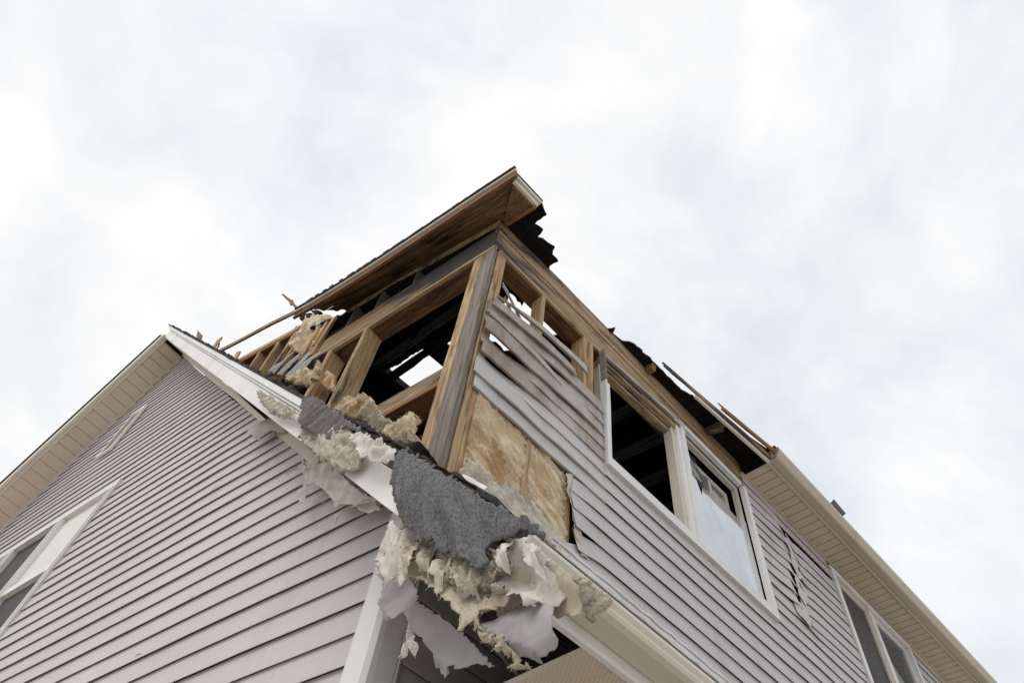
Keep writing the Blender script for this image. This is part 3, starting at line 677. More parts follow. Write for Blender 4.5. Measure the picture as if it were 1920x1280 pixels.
# burned window: sill, frame, open left half, broken right half
wA = link('window', [RP(1.12, 4.705, -0.005), RP(2.95, 4.705, -0.005), RP(2.95, 4.705, -0.11), RP(1.12, 4.705, -0.11), RP(1.12, 4.745, -0.005), RP(2.95, 4.745, -0.005), RP(2.95, 4.745, -0.11), RP(1.12, 4.745, -0.11)],
          [(0, 1, 2, 3), (7, 6, 5, 4), (0, 4, 5, 1), (1, 5, 6, 2), (2, 6, 7, 3), (3, 7, 4, 0)], 'trim_white', house)
frame_R(wA, WU0+0.012, WU1, WZ0, WZ1, 0.055, -0.004, 0.034, 'trim_white', 'rb', 'window_frame', 0.075)
frame_R(wA, 2.07, WU1-0.056, WZ0+0.076, WZ1-0.002, 0.05, -0.01, 0.026, 'trim_white', 't', 'window_frame')
# scorched left jamb, warped outward at its top
jp = [RP(1.117, 4.776, 0.012), RP(1.120, 5.05, 0.012), RP(1.122, 5.3, 0.014), RP(1.112, 5.52, 0.020), RP(1.095, 5.72, 0.028), RP(1.085, 5.86, 0.030)]
sweep('window_jamb', jp[:4], [(0, -0.03), (0, 0.022), (0.012, 0.022), (0.016, 0.012), (0.052, 0.012), (0.058, 0.0), (0.058, -0.03)], DU, DN, 'trim_white', wA)
sweep('window_jamb', jp[3:], [(0.004, -0.026), (0.004, 0.020), (0.016, 0.020), (0.040, 0.006), (0.046, -0.02)], DU, DN, 'wood_grey', wA)
sweep('window_jamb', [RP(1.155, 4.776, -0.04), RP(1.150, 5.4, -0.04), RP(1.125, 5.83, -0.03)], [(0, -0.05), (0, 0.0), (0.02, 0.0), (0.02, -0.05)], DU, DN, 'trim_cream', wA)
# layered head jamb
for i, (z0, z1, n, mt_) in enumerate(((5.842, 5.882, 0.012, 'wood_scorched'), (5.815, 5.840, -0.006, 'wood_tan'), (5.788, 5.813, -0.022, 'wood_scorched'), (5.764, 5.786, -0.038, 'wood_tan'))):
    beam = board('window_head', RP(1.125, (z0+z1)/2, n-0.03), RP(2.10, (z0+z1)/2+0.085, n-0.03), Z, z1-z0, 0.06, mt_, None); own(beam, wA)
beam = board('window_head', RP(1.12, 5.87, 0.016), RP(2.12, 5.965, 0.030), Z, 0.008, 0.012, 'trim_white', None); own(beam, wA)
# middle mullion in three steps
for (a, b, n, mt_) in ((1.985, 2.025, -0.02, 'trim_cream'), (2.026, 2.075, 0.005, 'trim_white'), (2.076, 2.125, 0.018, 'trim_white')):
    box_pts('window_mullion', [RP(a, 4.776, n), RP(b, 4.776, n), RP(b, 5.99, n), RP(a, 5.99, n), RP(a, 4.776, n-0.07), RP(b, 4.776, n-0.07), RP(b, 5.99, n-0.07), RP(a, 5.99, n-0.07)], mt_, wA)
# sash behind the broken glass
frame_R(wA, 2.128, 2.905, 4.778, 5.94, 0.035, -0.06, -0.02, 'frame_old', 'lrtb', 'window_sash')
frame_R(wA, 2.20, 2.86, 4.84, 5.88, 0.05, -0.16, -0.10, 'frame_old', 'lrtb', 'window_sash')
box_pts('window_sash', [RP(2.58, 4.9, -0.10), RP(2.62, 4.9, -0.10), RP(2.62, 5.85, -0.10), RP(2.58, 5.85, -0.10), RP(2.58, 4.9, -0.15), RP(2.62, 4.9, -0.15), RP(2.62, 5.85, -0.15), RP(2.58, 5.85, -0.15)], 'frame_old', wA)
def pane3(n): return lambda a, b: (RP(a, b, n), DN)
pane = sheet('broken_pane', [(2.13, 4.78), (2.90, 4.78), (2.90, 5.56), (2.80, 5.60), (2.755, 5.50), (2.62, 5.53), (2.47, 5.57), (2.42, 5.50), (2.30, 5.46), (2.27, 5.36), (2.235, 5.46), (2.20, 5.62), (2.165, 5.86), (2.13, 5.92)], [], pane3(-0.012), 0.2, 0.004, 'glass_painted_reflection', None, 0, 0.4, False); own(pane, wA)
pane = sheet('broken_pane', [(2.22, 5.60), (2.33, 5.50), (2.44, 5.56), (2.46, 5.72), (2.36, 5.66), (2.30, 5.80), (2.23, 5.78)], [], pane3(-0.035), 0.2, 0.004, 'glass_clear', None, 0, 0.4, False); own(pane, wA)
# intact window farther along
wB = link('window', [RP(V0, 4.70, 0.0), RP(V1, 4.70, 0.0), RP(V1, 4.70, -0.09), RP(V0, 4.70, -0.09), RP(V0, 4.74, 0.0), RP(V1, 4.74, 0.0), RP(V1, 4.74, -0.09), RP(V0, 4.74, -0.09)],
          [(0, 1, 2, 3), (7, 6, 5, 4), (0, 4, 5, 1), (1, 5, 6, 2), (2, 6, 7, 3), (3, 7, 4, 0)], 'trim_white', house)
frame_R(wB, V0, V1, 4.66, 6.10, 0.060, -0.03, 0.030, 'trim_white', 'lrtb')
box_pts('window_mullion', [RP(5.06, 4.72, 0.012), RP(5.14, 4.72, 0.012), RP(5.14, 6.04, 0.012), RP(5.06, 6.04, 0.012), RP(5.06, 4.72, -0.05), RP(5.14, 4.72, -0.05), RP(5.14, 6.04, -0.05), RP(5.06, 6.04, -0.05)], 'trim_white', wB)
frame_R(wB, V0+0.061, 5.059, 4.72, 6.04, 0.03, -0.045, -0.012, 'trim_cream', 'lrtb', 'window_sash')
frame_R(wB, 5.141, V1-0.061, 4.72, 6.04, 0.03, -0.045, -0.012, 'trim_white', 'lrtb', 'window_sash')
pane = sheet('screen', [(V0+.09, 4.75), (5.03, 4.75), (5.03, 6.01), (V0+.09, 6.01)], [], pane3(-0.028), 0.5, 0.003, 'screen_dark', None, 0, 0.5, False); own(pane, wB)
pane = sheet('window_pane', [(5.17, 4.75), (V1-.09, 4.75), (V1-.09, 6.01), (5.17, 6.01)], [], pane3(-0.028), 0.5, 0.004, 'glass_clear', None, 0, 0.5, False); own(pane, wB)
pane = sheet('reflection_sheet', [(5.16, 4.74), (V1-.08, 4.74), (V1-.08, 5.52), (5.62, 5.60), (5.40, 5.78), (5.16, 5.80)], [], pane3(-0.075), 0.3, 0.004, 'pane_white', None, 0, 0.5, False); own(pane, wB)  # white sheet added behind the glass in place of its bright lower reflection

# gable window
GX0, GX1, GZ0, GZ1 = -7.17, -5.19, 3.92, 5.415
wG = box_pts('window', [FP(GX0, GZ0, YF-0.01), FP(GX1, GZ0, YF-0.01), FP(GX1, GZ0+.04, YF-0.01), FP(GX0, GZ0+.04, YF-0.01), FP(GX0, GZ0, YF+.08), FP(GX1, GZ0, YF+.08), FP(GX1, GZ0+.04, YF+.08), FP(GX0, GZ0+.04, YF+.08)], 'trim_white', house)
def barF(x0, x1, z0, z1, y0, y1, mat, nm, par=wG):
    return box_pts(nm, [FP(x0, z0, y0), FP(x1, z0, y0), FP(x1, z1, y0), FP(x0, z1, y0), FP(x0, z0, y1), FP(x1, z0, y1), FP(x1, z1, y1), FP(x0, z1, y1)], mat, par)
fo = YF-0.030
barF(GX0, GX1, GZ1-0.065, GZ1, fo, YF+.05, 'trim_white', 'window_frame')
barF(GX0, GX1, GZ0-0.02, GZ0+0.055, fo, YF-0.011, 'trim_white', 'window_frame')
for x in (GX1-0.055, -6.0, -6.78, GX0):
    barF(x, x+0.055, GZ0+.056, GZ1-.066, fo+(0.004 if x < -5.3 else 0), YF+.05, 'trim_white', 'window_mullion' if x in (-6.0, -6.78) else 'window_frame')
    barF(x+0.006, x+0.026, GZ0+.056, GZ1-.066, fo-0.006, fo+(0.003 if x < -5.3 else -0.001), 'trim_white', 'window_bead')
barF(-5.944, -5.246, 4.575, 4.64, fo+0.012, YF+.04, 'trim_white', 'window_rail')
barF(-5.944, -5.246, 4.645, GZ1-.066, YF+.010, YF+.014, 'pane_white', 'window_pane')
barF(-5.944, -5.246, GZ0+.056, 4.574, YF+.020, YF+.024, 'screen_dark', 'window_screen')
barF(-6.724, -6.001, GZ0+.056, GZ1-.066, YF+.016, YF+.020, 'screen_dark', 'window_screen')
barF(-7.114, -6.781, GZ0+.056, GZ1-.066, YF+.016, YF+.020, 'glass_painted_reflection', 'window_pane')

# gable vent: narrow louvred vent high on the gable
gv = box_pts('gable_vent', [FP(-6.50, 6.40, YF-.022), FP(-6.28, 6.40, YF-.022), FP(-6.28, 7.06, YF-.022), FP(-6.50, 7.06, YF-.022), FP(-6.50, 6.40, YF), FP(-6.28, 6.40, YF), FP(-6.28, 7.06, YF), FP(-6.50, 7.06, YF)], 'trim_cream', house)
barF(-6.515, -6.485, 6.38, 7.08, YF-.045, YF-.023, 'trim_white', 'vent_frame', gv); barF(-6.295, -6.265, 6.38, 7.08, YF-.045, YF-.023, 'trim_white', 'vent_frame', gv)
barF(-6.484, -6.296, 7.05, 7.08, YF-.045, YF-.023, 'trim_white', 'vent_frame', gv); barF(-6.484, -6.296, 6.38, 6.41, YF-.045, YF-.023, 'trim_white', 'vent_frame', gv)
for i in range(14):
    z = 6.425+i*0.045
    box_pts('vent_slat', [FP(-6.484, z, YF-.040), FP(-6.296, z, YF-.040), FP(-6.296, z+.004, YF-.040), FP(-6.484, z+.004, YF-.040), FP(-6.484, z+.024, YF-.023), FP(-6.296, z+.024, YF-.023), FP(-6.296, z+.028, YF-.023), FP(-6.484, z+.028, YF-.023)], 'trim_white', gv)

# ---- front gable: roof slopes, rakes, soffits
# right slope runs down past the corner as the eave of the lower roof
def gz(x, k): return k-x
def rake_bar(nm, k0, k1, y0, y1, x0, x1, mat, seg=0.35, wav=0.0):
    n = max(1, int((x1-x0)/seg)); path = [Vector((x0+(x1-x0)*i/n, 0, wav*noise.noise(Vector((i*0.8, k0, 0))))) for i in range(n+1)]
    vs_, fs = [], []
    for p in path:
        for (y, k) in ((y0, k0), (y0, k1), (y1, k1), (y1, k0)): vs_.append((p.x, y, k-p.x+p.z))
    for i in range(n):
        for j in range(4):
            a = i*4+j; b = i*4+(j+1) % 4; fs.append((a, b, b+4, a+4))
    fs += [(3, 2, 1, 0), (n*4, n*4+1, n*4+2, n*4+3)]
    return link(nm, vs_, fs, mat, house)
XE = -0.80
rake_bar('rake_board', 1.705, 1.838, YK, YK+0.022, -6.62, -0.95, 'trim_white', 0.3, 0.004)
rake_bar('rake_moulding', 1.840, 1.858, YK-0.010, YK+0.022, -6.66, -2.02, 'trim_white', 0.3, 0.002)
rake_bar('drip_edge', 1.860, 1.905, YK-0.022, YK+0.020, -6.80, -2.03, 'trim_white', 0.3, 0.002)
rake_bar('shingle_edge', 1.907, 1.927, YK-0.028, YK+0.5, -6.95, XE, 'shingle_dark', 0.2, 0.012)
# sheathing of the right slope: over the gable, then on along the side wall as a skirt roof
link('roof_sheathing', [Vector((-6.85, YK+0.023, 1.846+6.85)), Vector((XE, YK+0.023, 1.846-XE)), Vector((XE, 1.36, 1.846-XE)), Vector((-6.85, 1.36, 1.846+6.85)),
                        Vector((-6.85, YK+0.023, 1.90+6.85)), Vector((XE, YK+0.023, 1.90-XE)), Vector((XE, 1.36, 1.90-XE)), Vector((-6.85, 1.36, 1.90+6.85))],
     [(0, 1, 2, 3), (7, 6, 5, 4), (0, 4, 5, 1), (1, 5, 6, 2), (2, 6, 7, 3), (3, 7, 4, 0)], 'ply_brown', house)
box_pts('skirt_roof', [RP(-0.02, 3.50, 0.02), RP(9, 3.50, 0.02), RP(9, 2.68, 0.86), RP(-0.02, 2.68, 0.86), RP(-0.02, 3.54, 0.02), RP(9, 3.54, 0.02), RP(9, 2.72, 0.88), RP(-0.02, 2.72, 0.88)], 'shingle_dark', house)
box_pts('skirt_roof', [RP(-0.02, 3.50, 0.0), RP(9, 3.50, 0.0), RP(9, 3.3, -0.1), RP(-0.02, 3.3, -0.1), RP(-0.02, 3.54, 0.0), RP(9, 3.54, 0.0), RP(9, 3.34, -0.1), RP(-0.02, 3.34, -0.1)], 'soot_board', house)
# right soffit under the rake, as far as it survived
rs = rake_bar('rake_soffit', 1.700, 1.704, YK+0.024, YF-0.001, -6.64, -3.02, 'trim_cream', 0.25, 0.004)
rake_bar('frieze_trim', 1.662, 1.735, YF-0.034, YF-0.020, -6.62, -2.25, 'trim_cream', 0.25, 0.012)
# left slope: ruled soffit between the wall line and the outer edge
def Lin(t): return Vector((-6.645-0.675*t*3.2, YF, 8.275-3.2*t))
def Lout(t): return Vector((-6.645-0.675*t*3.2, 0.930, 8.275-3.2*t))
LN = Vector((-1.0, 0, 0.675)).normalized()          # outward from the left slope
lsof = link('rake_soffit', [Lin(0)+UP*.03, Lin(1.3)+UP*.03, Lout(1.3)+UP*.03, Lout(0)+UP*.03, Lin(0)+UP*.05, Lin(1.3)+UP*.05, Lout(1.3)+UP*.05, Lout(0)+UP*.05],
            [(0, 1, 2, 3), (7, 6, 5, 4), (0, 4, 5, 1), (1, 5, 6, 2), (2, 6, 7, 3), (3, 7, 4, 0)], 'soot_board', house)
NP = 42
for i in range(NP):
    t0, t1 = 1.3*i/NP, 1.3*(i+1)/NP
    vs_ = []
    for q, dz in ((0.02, 0.012), (0.07, 0.0), (0.5, 0.002), (0.93, 0.0), (0.98, 0.012)):
        t = t0+(t1-t0)*q
        for w in (0.06, 0.5, 0.99): vs_.append(Lin(t).lerp(Lout(t), w)+UP*(dz+0.002))
    fs = [(a*3+b, a*3+b+1, (a+1)*3+b+1, (a+1)*3+b) for a in range(4) for b in range(2)]
    link('soffit_panel', vs_, fs, 'soffit_light', lsof)
sweep('frieze_trim', [Lin(t)+Vector((0, -0.004, -0.02)) for t in (0.0, 0.5, 1.3)], [(0, -0.02), (0, 0.03), (-0.03, 0.03), (-0.03, -0.02)], Y_, UP, 'trim_cream', house)
for nm, y0, y1, h0, h1, mt_ in (('rake_board', 0.905, 0.932, -0.006, 0.15, 'trim_cream'), ('drip_edge', 0.868, 0.903, 0.004, 0.17, 'trim_cream'), ('shingle_edge', 0.852, 0.99, 0.175, 0.195, 'shingle_dark')):
    vs_, fs = [], []
    n = 12
    for i in range(n+1):
        t = 1.3*i/n-0.02
        wv_ = 0.006*noise.noise(Vector((t*4, y0*9, 0)))
        for (y, h) in ((y0, h0), (y0, h1), (y1, h1), (y1, h0)):
            p = Lin(t)+LN*(h+wv_); vs_.append((p.x, y, p.z))
    for i in range(n):
        for j in range(4):
            a = i*4+j; b = i*4+(j+1) % 4; fs.append((a, b, b+4, a+4))
    fs += [(3, 2, 1, 0), (n*4, n*4+1, n*4+2, n*4+3)]
    link(nm, vs_, fs, mt_, house)
vs_ = []
for h in (0.10, 0.17):
    for (t, y) in ((-0.02, 0.934), (1.3, 0.934), (1.3, 1.36), (-0.02, 1.36)):
        p = Lin(t)+LN*h; vs_.append((p.x, y, p.z))
link('roof_sheathing', vs_, [(0, 1, 2, 3), (7, 6, 5, 4), (0, 4, 5, 1), (1, 5, 6, 2), (2, 6, 7, 3), (3, 7, 4, 0)], 'ply_brown', house)

# ---- lower eave along the side
lsoff = box_pts('eave_soffit', [RP(0.0, 2.600, 0.14), RP(9, 2.600, 0.14), RP(9, 2.600, 0.835), RP(0.0, 2.600, 0.835), RP(0.0, 2.612, 0.14), RP(9, 2.612, 0.14), RP(9, 2.612, 0.835), RP(0.0, 2.612, 0.835)], 'soot_board', house)
for i in range(30):
    u = -0.02+i*0.305
    vs_ = []
    for (du, dz) in ((0.002, 0.014), (0.006, 0.0), (0.10, 0.001), (0.104, 0.006), (0.108, 0.001), (0.20, 0.001), (0.204, 0.006), (0.208, 0.001), (0.299, 0.0), (0.303, 0.014)):
        for nn in (0.15, 0.5, 0.832): vs_.append(RP(u+du, 2.586+dz, nn))
    fs = [(a*3+b, a*3+b+1, (a+1)*3+b+1, (a+1)*3+b) for a in range(9) for b in range(2)]
    link('soffit_panel', vs_, fs, 'soffit_beige', lsoff)
eu = [-0.34, 0.4, 1.2, 3, 9]
sweep('eave_fascia', [RP(u, 0, 0) for u in eu], [(0.828, 2.574), (0.845, 2.572), (0.850, 2.578), (0.850, 2.66), (0.828, 2.66)], DN, UP, 'trim_white', house)
sweep('gutter', [RP(u, 0, 0) for u in eu], [(0.852, 2.604), (0.915, 2.600), (0.930, 2.606), (0.934, 2.616), (0.930, 2.628), (0.936, 2.640), (0.934, 2.652), (0.924, 2.652), (0.918, 2.612), (0.852, 2.612)], DN, UP, 'trim_cream', house)
sweep('skirt_edge', [RP(u, 0, 0) for u in eu], [(0.80, 2.665), (0.93, 2.656), (0.925, 2.668), (0.80, 2.75)], DN, UP, 'shingle_dark', house)
# crumpled trim strip at the foot of the side wall
for j, (z, n, m_) in enumerate(((3.795, 0.024, 'trim_white'), (3.820, 0.030, 'trim_white'), (3.772, 0.032, 'trim_white'))):
    pth = [RP(0.66+0.02*j+i*0.06, z+0.010*noise.noise(Vector((i*0.5, j*3, 0)))+0.00012*i*i*0.06, n+0.008*noise.noise(Vector((i*0.7, j*5, 2)))) for i in range(26)]
    sweep('foot_trim', pth, [(0, 0), (0.008, 0.002), (0.010, 0.016), (0.002, 0.016)], DN, UP, m_, house)
#DEBRIS
TORN = {
    'felt_brown': ('F', 0.85, [(-1.952, 3.86), (-1.918, 3.842), (-1.831, 3.761), (-1.75, 3.674), (-1.681, 3.598), (-1.607, 3.525), (-1.531, 3.439), (-1.464, 3.371), (-1.405, 3.304), (-1.424, 3.303), (-1.49, 3.365), (-1.537, 3.394), (-1.553, 3.373), (-1.583, 3.378), (-1.623, 3.385), (-1.662, 3.426), (-1.715, 3.476), (-1.796, 3.553), (-1.849, 3.626), (-1.889, 3.729), (-1.935, 3.814)]),
    'fuzz_a': ('F', 0.868, [(-1.898, 3.67), (-1.76, 3.535), (-1.691, 3.461), (-1.64, 3.421), (-1.602, 3.421), (-1.57, 3.432), (-1.522, 3.394), (-1.474, 3.33), (-1.419, 3.245), (-1.379, 3.194), (-1.39, 3.167), (-1.434, 3.169), (-1.468, 3.18), (-1.509, 3.206), (-1.559, 3.253), (-1.623, 3.317), (-1.694, 3.392), (-1.761, 3.471), (-1.827, 3.542)]),
    'paper_w': ('F', 0.848, [(-1.49, 3.35), (-1.45, 3.317), (-1.422, 3.305), (-1.365, 3.25), (-1.311, 3.195), (-1.263, 3.156), (-1.222, 3.112), (-1.182, 3.07), (-1.185, 3.045), (-1.223, 3.052), (-1.257, 3.076), (-1.301, 3.106), (-1.352, 3.153), (-1.397, 3.217), (-1.439, 3.277)]),
    'felt_big': ('F', 0.842, [(-1.177, 3.055), (-1.131, 3.04), (-1.074, 2.975), (-1.005, 2.899), (-0.944, 2.838), (-0.888, 2.781), (-0.842, 2.734), (-0.796, 2.671), (-0.737, 2.624), (-0.701, 2.593), (-0.662, 2.556), (-0.623, 2.509), (-0.629, 2.502), (-0.646, 2.513), (-0.669, 2.534), (-0.688, 2.549), (-0.705, 2.54), (-0.727, 2.544), (-0.76, 2.551), (-0.767, 2.535), (-0.759, 2.51), (-0.765, 2.491), (-0.779, 2.494), (-0.804, 2.511), (-0.827, 2.533), (-0.855, 2.554), (-0.902, 2.592), (-0.911, 2.611), (-0.965, 2.639), (-0.994, 2.667), (-1.014, 2.703), (-1.054, 2.743), (-1.066, 2.766), (-1.06, 2.787), (-1.111, 2.836), (-1.147, 2.911), (-1.176, 2.996)]),
    'felt_dark': ('F', 0.832, [(-0.761, 2.63), (-0.728, 2.61), (-0.678, 2.565), (-0.647, 2.532), (-0.676, 2.54), (-0.697, 2.536), (-0.716, 2.549), (-0.743, 2.583)]),
    'fringe_1': ('F', 0.875, [(-1.125, 2.767), (-1.102, 2.791), (-1.056, 2.753), (-1.006, 2.692), (-0.948, 2.656), (-0.924, 2.615), (-0.927, 2.583), (-0.945, 2.55), (-0.974, 2.597), (-1.012, 2.632), (-1.026, 2.603), (-1.059, 2.641), (-1.092, 2.675), (-1.117, 2.729)]),
    'fringe_2': ('F', 0.872, [(-0.948, 2.644), (-0.886, 2.593), (-0.834, 2.548), (-0.803, 2.531), (-0.784, 2.493), (-0.794, 2.471), (-0.803, 2.446), (-0.825, 2.466), (-0.847, 2.487), (-0.867, 2.52), (-0.894, 2.535), (-0.917, 2.572)]),
    'fringe_3': ('F', 0.868, [(-0.799, 2.527), (-0.773, 2.539), (-0.729, 2.512), (-0.717, 2.494), (-0.735, 2.48), (-0.759, 2.498), (-0.759, 2.464), (-0.722, 2.438), (-0.748, 2.443), (-0.782, 2.473)]),
    'cream_low': ('F', 0.88, [(-1.008, 2.599), (-0.96, 2.575), (-0.901, 2.534), (-0.85, 2.493), (-0.798, 2.457), (-0.766, 2.45), (-0.732, 2.449), (-0.72, 2.437), (-0.738, 2.427), (-0.762, 2.414), (-0.794, 2.427), (-0.802, 2.395), (-0.814, 2.419), (-0.827, 2.415), (-0.837, 2.397), (-0.851, 2.401), (-0.847, 2.442), (-0.89, 2.482), (-0.941, 2.536)]),
    'cream_up': ('F', 0.872, [(-0.794, 2.569), (-0.753, 2.575), (-0.716, 2.578), (-0.692, 2.553), (-0.667, 2.515), (-0.635, 2.468), (-0.606, 2.424), (-0.621, 2.399), (-0.639, 2.383), (-0.671, 2.383), (-0.694, 2.422), (-0.72, 2.436), (-0.758, 2.466), (-0.777, 2.507)]),
    'vinyl_r': ('F', 0.892, [(-0.812, 2.413), (-0.771, 2.419), (-0.735, 2.438), (-0.71, 2.443), (-0.687, 2.411), (-0.646, 2.395), (-0.621, 2.369), (-0.62, 2.339), (-0.612, 2.299), (-0.63, 2.292), (-0.655, 2.286), (-0.675, 2.302), (-0.707, 2.322), (-0.738, 2.352), (-0.765, 2.376)]),
    'crumbs_r': ('F', 0.878, [(-0.798, 2.399), (-0.772, 2.381), (-0.735, 2.347), (-0.709, 2.321), (-0.691, 2.302), (-0.682, 2.286), (-0.705, 2.285), (-0.713, 2.309), (-0.733, 2.332), (-0.765, 2.356), (-0.794, 2.384)]),
    'vinyl_l': ('F', 0.985, [(-1.245, 2.746), (-1.222, 2.762), (-1.192, 2.755), (-1.168, 2.731), (-1.141, 2.694), (-1.111, 2.654), (-1.073, 2.604), (-1.028, 2.567), (-0.959, 2.514), (-0.893, 2.446), (-0.831, 2.378), (-0.882, 2.41), (-0.92, 2.419), (-0.955, 2.422), (-0.957, 2.434), (-0.976, 2.435), (-0.99, 2.423), (-1.015, 2.449), (-1.012, 2.462), (-1.011, 2.469), (-1.042, 2.502), (-1.066, 2.529), (-1.09, 2.562), (-1.109, 2.587), (-1.124, 2.584), (-1.143, 2.585), (-1.181, 2.606), (-1.223, 2.634), (-1.232, 2.672), (-1.235, 2.702)]),
    'tuft_hang': ('F', 0.965, [(-1.091, 2.569), (-1.074, 2.542), (-1.044, 2.481), (-1.051, 2.468), (-1.065, 2.478), (-1.074, 2.491), (-1.087, 2.474), (-1.098, 2.474), (-1.091, 2.489), (-1.085, 2.509), (-1.089, 2.537)]),
    'flap_f': ('F', 1.14, [(-2.308, 3.946), (-2.196, 3.82), (-2.165, 3.834), (-2.055, 3.78), (-1.945, 3.683), (-1.854, 3.567), (-1.733, 3.442), (-1.647, 3.369), (-1.603, 3.31), (-1.682, 3.329), (-1.811, 3.43), (-1.879, 3.444), (-1.939, 3.536), (-2.077, 3.667), (-2.129, 3.677), (-2.118, 3.604), (-2.044, 3.533), (-2.134, 3.577), (-2.181, 3.681), (-2.166, 3.743), (-2.248, 3.848)]),
    'flap_f2': ('F', 1.13, [(-1.692, 3.383), (-1.629, 3.342), (-1.691, 3.354), (-1.776, 3.366), (-1.827, 3.331), (-1.821, 3.378), (-1.785, 3.39)]),
    'curl_f': ('F', 1.16, [(-3.055, 4.574), (-3.065, 4.694), (-2.939, 4.687), (-2.728, 4.508), (-2.706, 4.42), (-2.823, 4.475), (-2.901, 4.44)]),
    'hole_tuft': ('F', 0.872, [(-2.549, 4.342), (-2.449, 4.255), (-2.298, 4.102), (-2.068, 3.876), (-1.974, 3.793), (-1.988, 3.769), (-2.108, 3.851), (-2.214, 3.949), (-2.373, 4.121), (-2.475, 4.236)]),
    'white_break': ('F', 0.866, [(-2.01, 3.815), (-1.947, 3.791), (-1.881, 3.705), (-1.874, 3.659), (-1.923, 3.7), (-1.981, 3.759)]),
    'clump_1': ('F', 1.22, [(-2.36, 4.433), (-2.281, 4.391), (-2.196, 4.359), (-2.107, 4.327), (-2.024, 4.271), (-1.978, 4.201), (-1.991, 4.159), (-2.067, 4.17), (-2.132, 4.192), (-2.226, 4.284)]),
    'clump_2': ('F', 1.22, [(-1.988, 4.07), (-1.968, 4.106), (-1.941, 4.123), (-1.894, 4.077), (-1.827, 3.981), (-1.761, 3.911), (-1.764, 3.842), (-1.835, 3.896), (-1.913, 3.977)]),
    'clump_3': ('F', 1.22, [(-1.786, 3.85), (-1.775, 3.892), (-1.721, 3.876), (-1.703, 3.914), (-1.721, 3.96), (-1.695, 3.955), (-1.654, 3.911), (-1.625, 3.893), (-1.607, 3.794), (-1.6, 3.733), (-1.627, 3.723), (-1.66, 3.728), (-1.735, 3.792)]),
    'char_roll': ('F', 1.05, [(-1.443, 3.44), (-1.419, 3.439), (-1.371, 3.406), (-1.318, 3.362), (-1.287, 3.312), (-1.293, 3.291), (-1.337, 3.32), (-1.391, 3.379)]),
    'ins_left': ('F', 1.45, [(-4.154, 6.755), (-4.208, 6.968), (-4.26, 7.166), (-4.19, 7.215), (-4.191, 7.419), (-3.969, 7.179), (-3.819, 6.984), (-3.701, 6.915), (-3.591, 6.736), (-3.617, 6.605), (-3.664, 6.505), (-3.628, 6.302), (-3.686, 6.288), (-3.833, 6.425), (-3.947, 6.536)]),
    'ins_left2': ('F', 1.4, [(-3.6, 5.864), (-3.559, 5.905), (-3.425, 5.814), (-3.278, 5.652), (-3.285, 5.777), (-3.253, 5.77), (-3.176, 5.536), (-3.227, 5.469), (-3.38, 5.57), (-3.541, 5.717)]),
    'ins_left3': ('F', 1.46, [(-3.16, 5.537), (-3.182, 5.651), (-3.106, 5.571), (-2.991, 5.407), (-2.946, 5.284), (-3.048, 5.34)]),
    'scrap1': ('F', 1.372, [(-4.091, 6.255), (-4.058, 6.334), (-3.992, 6.353), (-3.871, 6.394), (-3.801, 6.313), (-3.874, 6.271), (-3.987, 6.173)]),
    'scrap2': ('F', 1.366, [(-3.897, 6.08), (-3.846, 6.136), (-3.778, 6.16), (-3.696, 6.237), (-3.61, 6.159), (-3.626, 6.094), (-3.754, 6.052), (-3.803, 6.011)]),
    'scrap3': ('F', 1.37, [(-3.721, 5.936), (-3.646, 5.97), (-3.595, 6.024), (-3.529, 6.128), (-3.442, 6.016), (-3.505, 5.918), (-3.55, 5.828), (-3.619, 5.843)]),
    'scrap4': ('F', 1.364, [(-3.519, 5.763), (-3.469, 5.857), (-3.426, 5.922), (-3.33, 5.957), (-3.269, 5.895), (-3.255, 5.838), (-3.34, 5.802), (-3.425, 5.736), (-3.447, 5.693)]),
    'splint1': ('F', 0.93, [(-5.299, 7.282), (-5.446, 7.512), (-5.122, 7.149), (-4.645, 6.627), (-4.799, 6.768), (-5.091, 7.069)]),
    'splint2': ('F', 0.93, [(-4.377, 6.373), (-4.416, 6.471), (-4.341, 6.468), (-4.301, 6.375), (-4.284, 6.278)]),
    'splint3': ('F', 0.93, [(-3.618, 5.598), (-3.634, 5.658), (-3.569, 5.614), (-3.549, 5.553), (-3.559, 5.54)]),
    'splint4': ('F', 0.93, [(-4.26, 6.258), (-4.291, 6.328), (-4.171, 6.167)]),
    'splint5': ('F', 1.14, [(-4.402, 7.577), (-4.341, 7.522), (-4.088, 7.194), (-3.981, 7.067), (-3.863, 6.888), (-3.701, 6.655), (-3.731, 6.659), (-3.862, 6.851), (-3.936, 6.926), (-4.011, 7.046)]),
    'char_bit': ('F', 1.4, [(-4.424, 7.56), (-4.357, 7.565), (-4.24, 7.426), (-4.111, 7.314), (-4.108, 7.248), (-4.209, 7.301), (-4.255, 7.317), (-4.352, 7.456)]),
    'char_bit2': ('F', 1.42, [(-4.213, 7.487), (-4.15, 7.436), (-3.944, 7.22), (-3.954, 7.192), (-4.071, 7.287)]),
    'rag_end': ('R', 0.98, [(-0.279, 2.532), (-0.243, 2.556), (-0.213, 2.542), (-0.19, 2.533), (-0.194, 2.511), (-0.209, 2.487), (-0.224, 2.493), (-0.256, 2.483), (-0.284, 2.482), (-0.275, 2.515)]),
    'rag_pale': ('R', 0.93, [(-0.338, 2.568), (-0.304, 2.6), (-0.278, 2.596), (-0.269, 2.577), (-0.235, 2.586), (-0.216, 2.583), (-0.23, 2.548), (-0.258, 2.52), (-0.283, 2.516), (-0.304, 2.514), (-0.322, 2.481), (-0.338, 2.499)]),
    'chunk1': ('R', -0.22, [(0.689, 5.9), (0.747, 5.898), (0.803, 5.936), (0.8, 5.805), (0.729, 5.689), (0.68, 5.735)]),
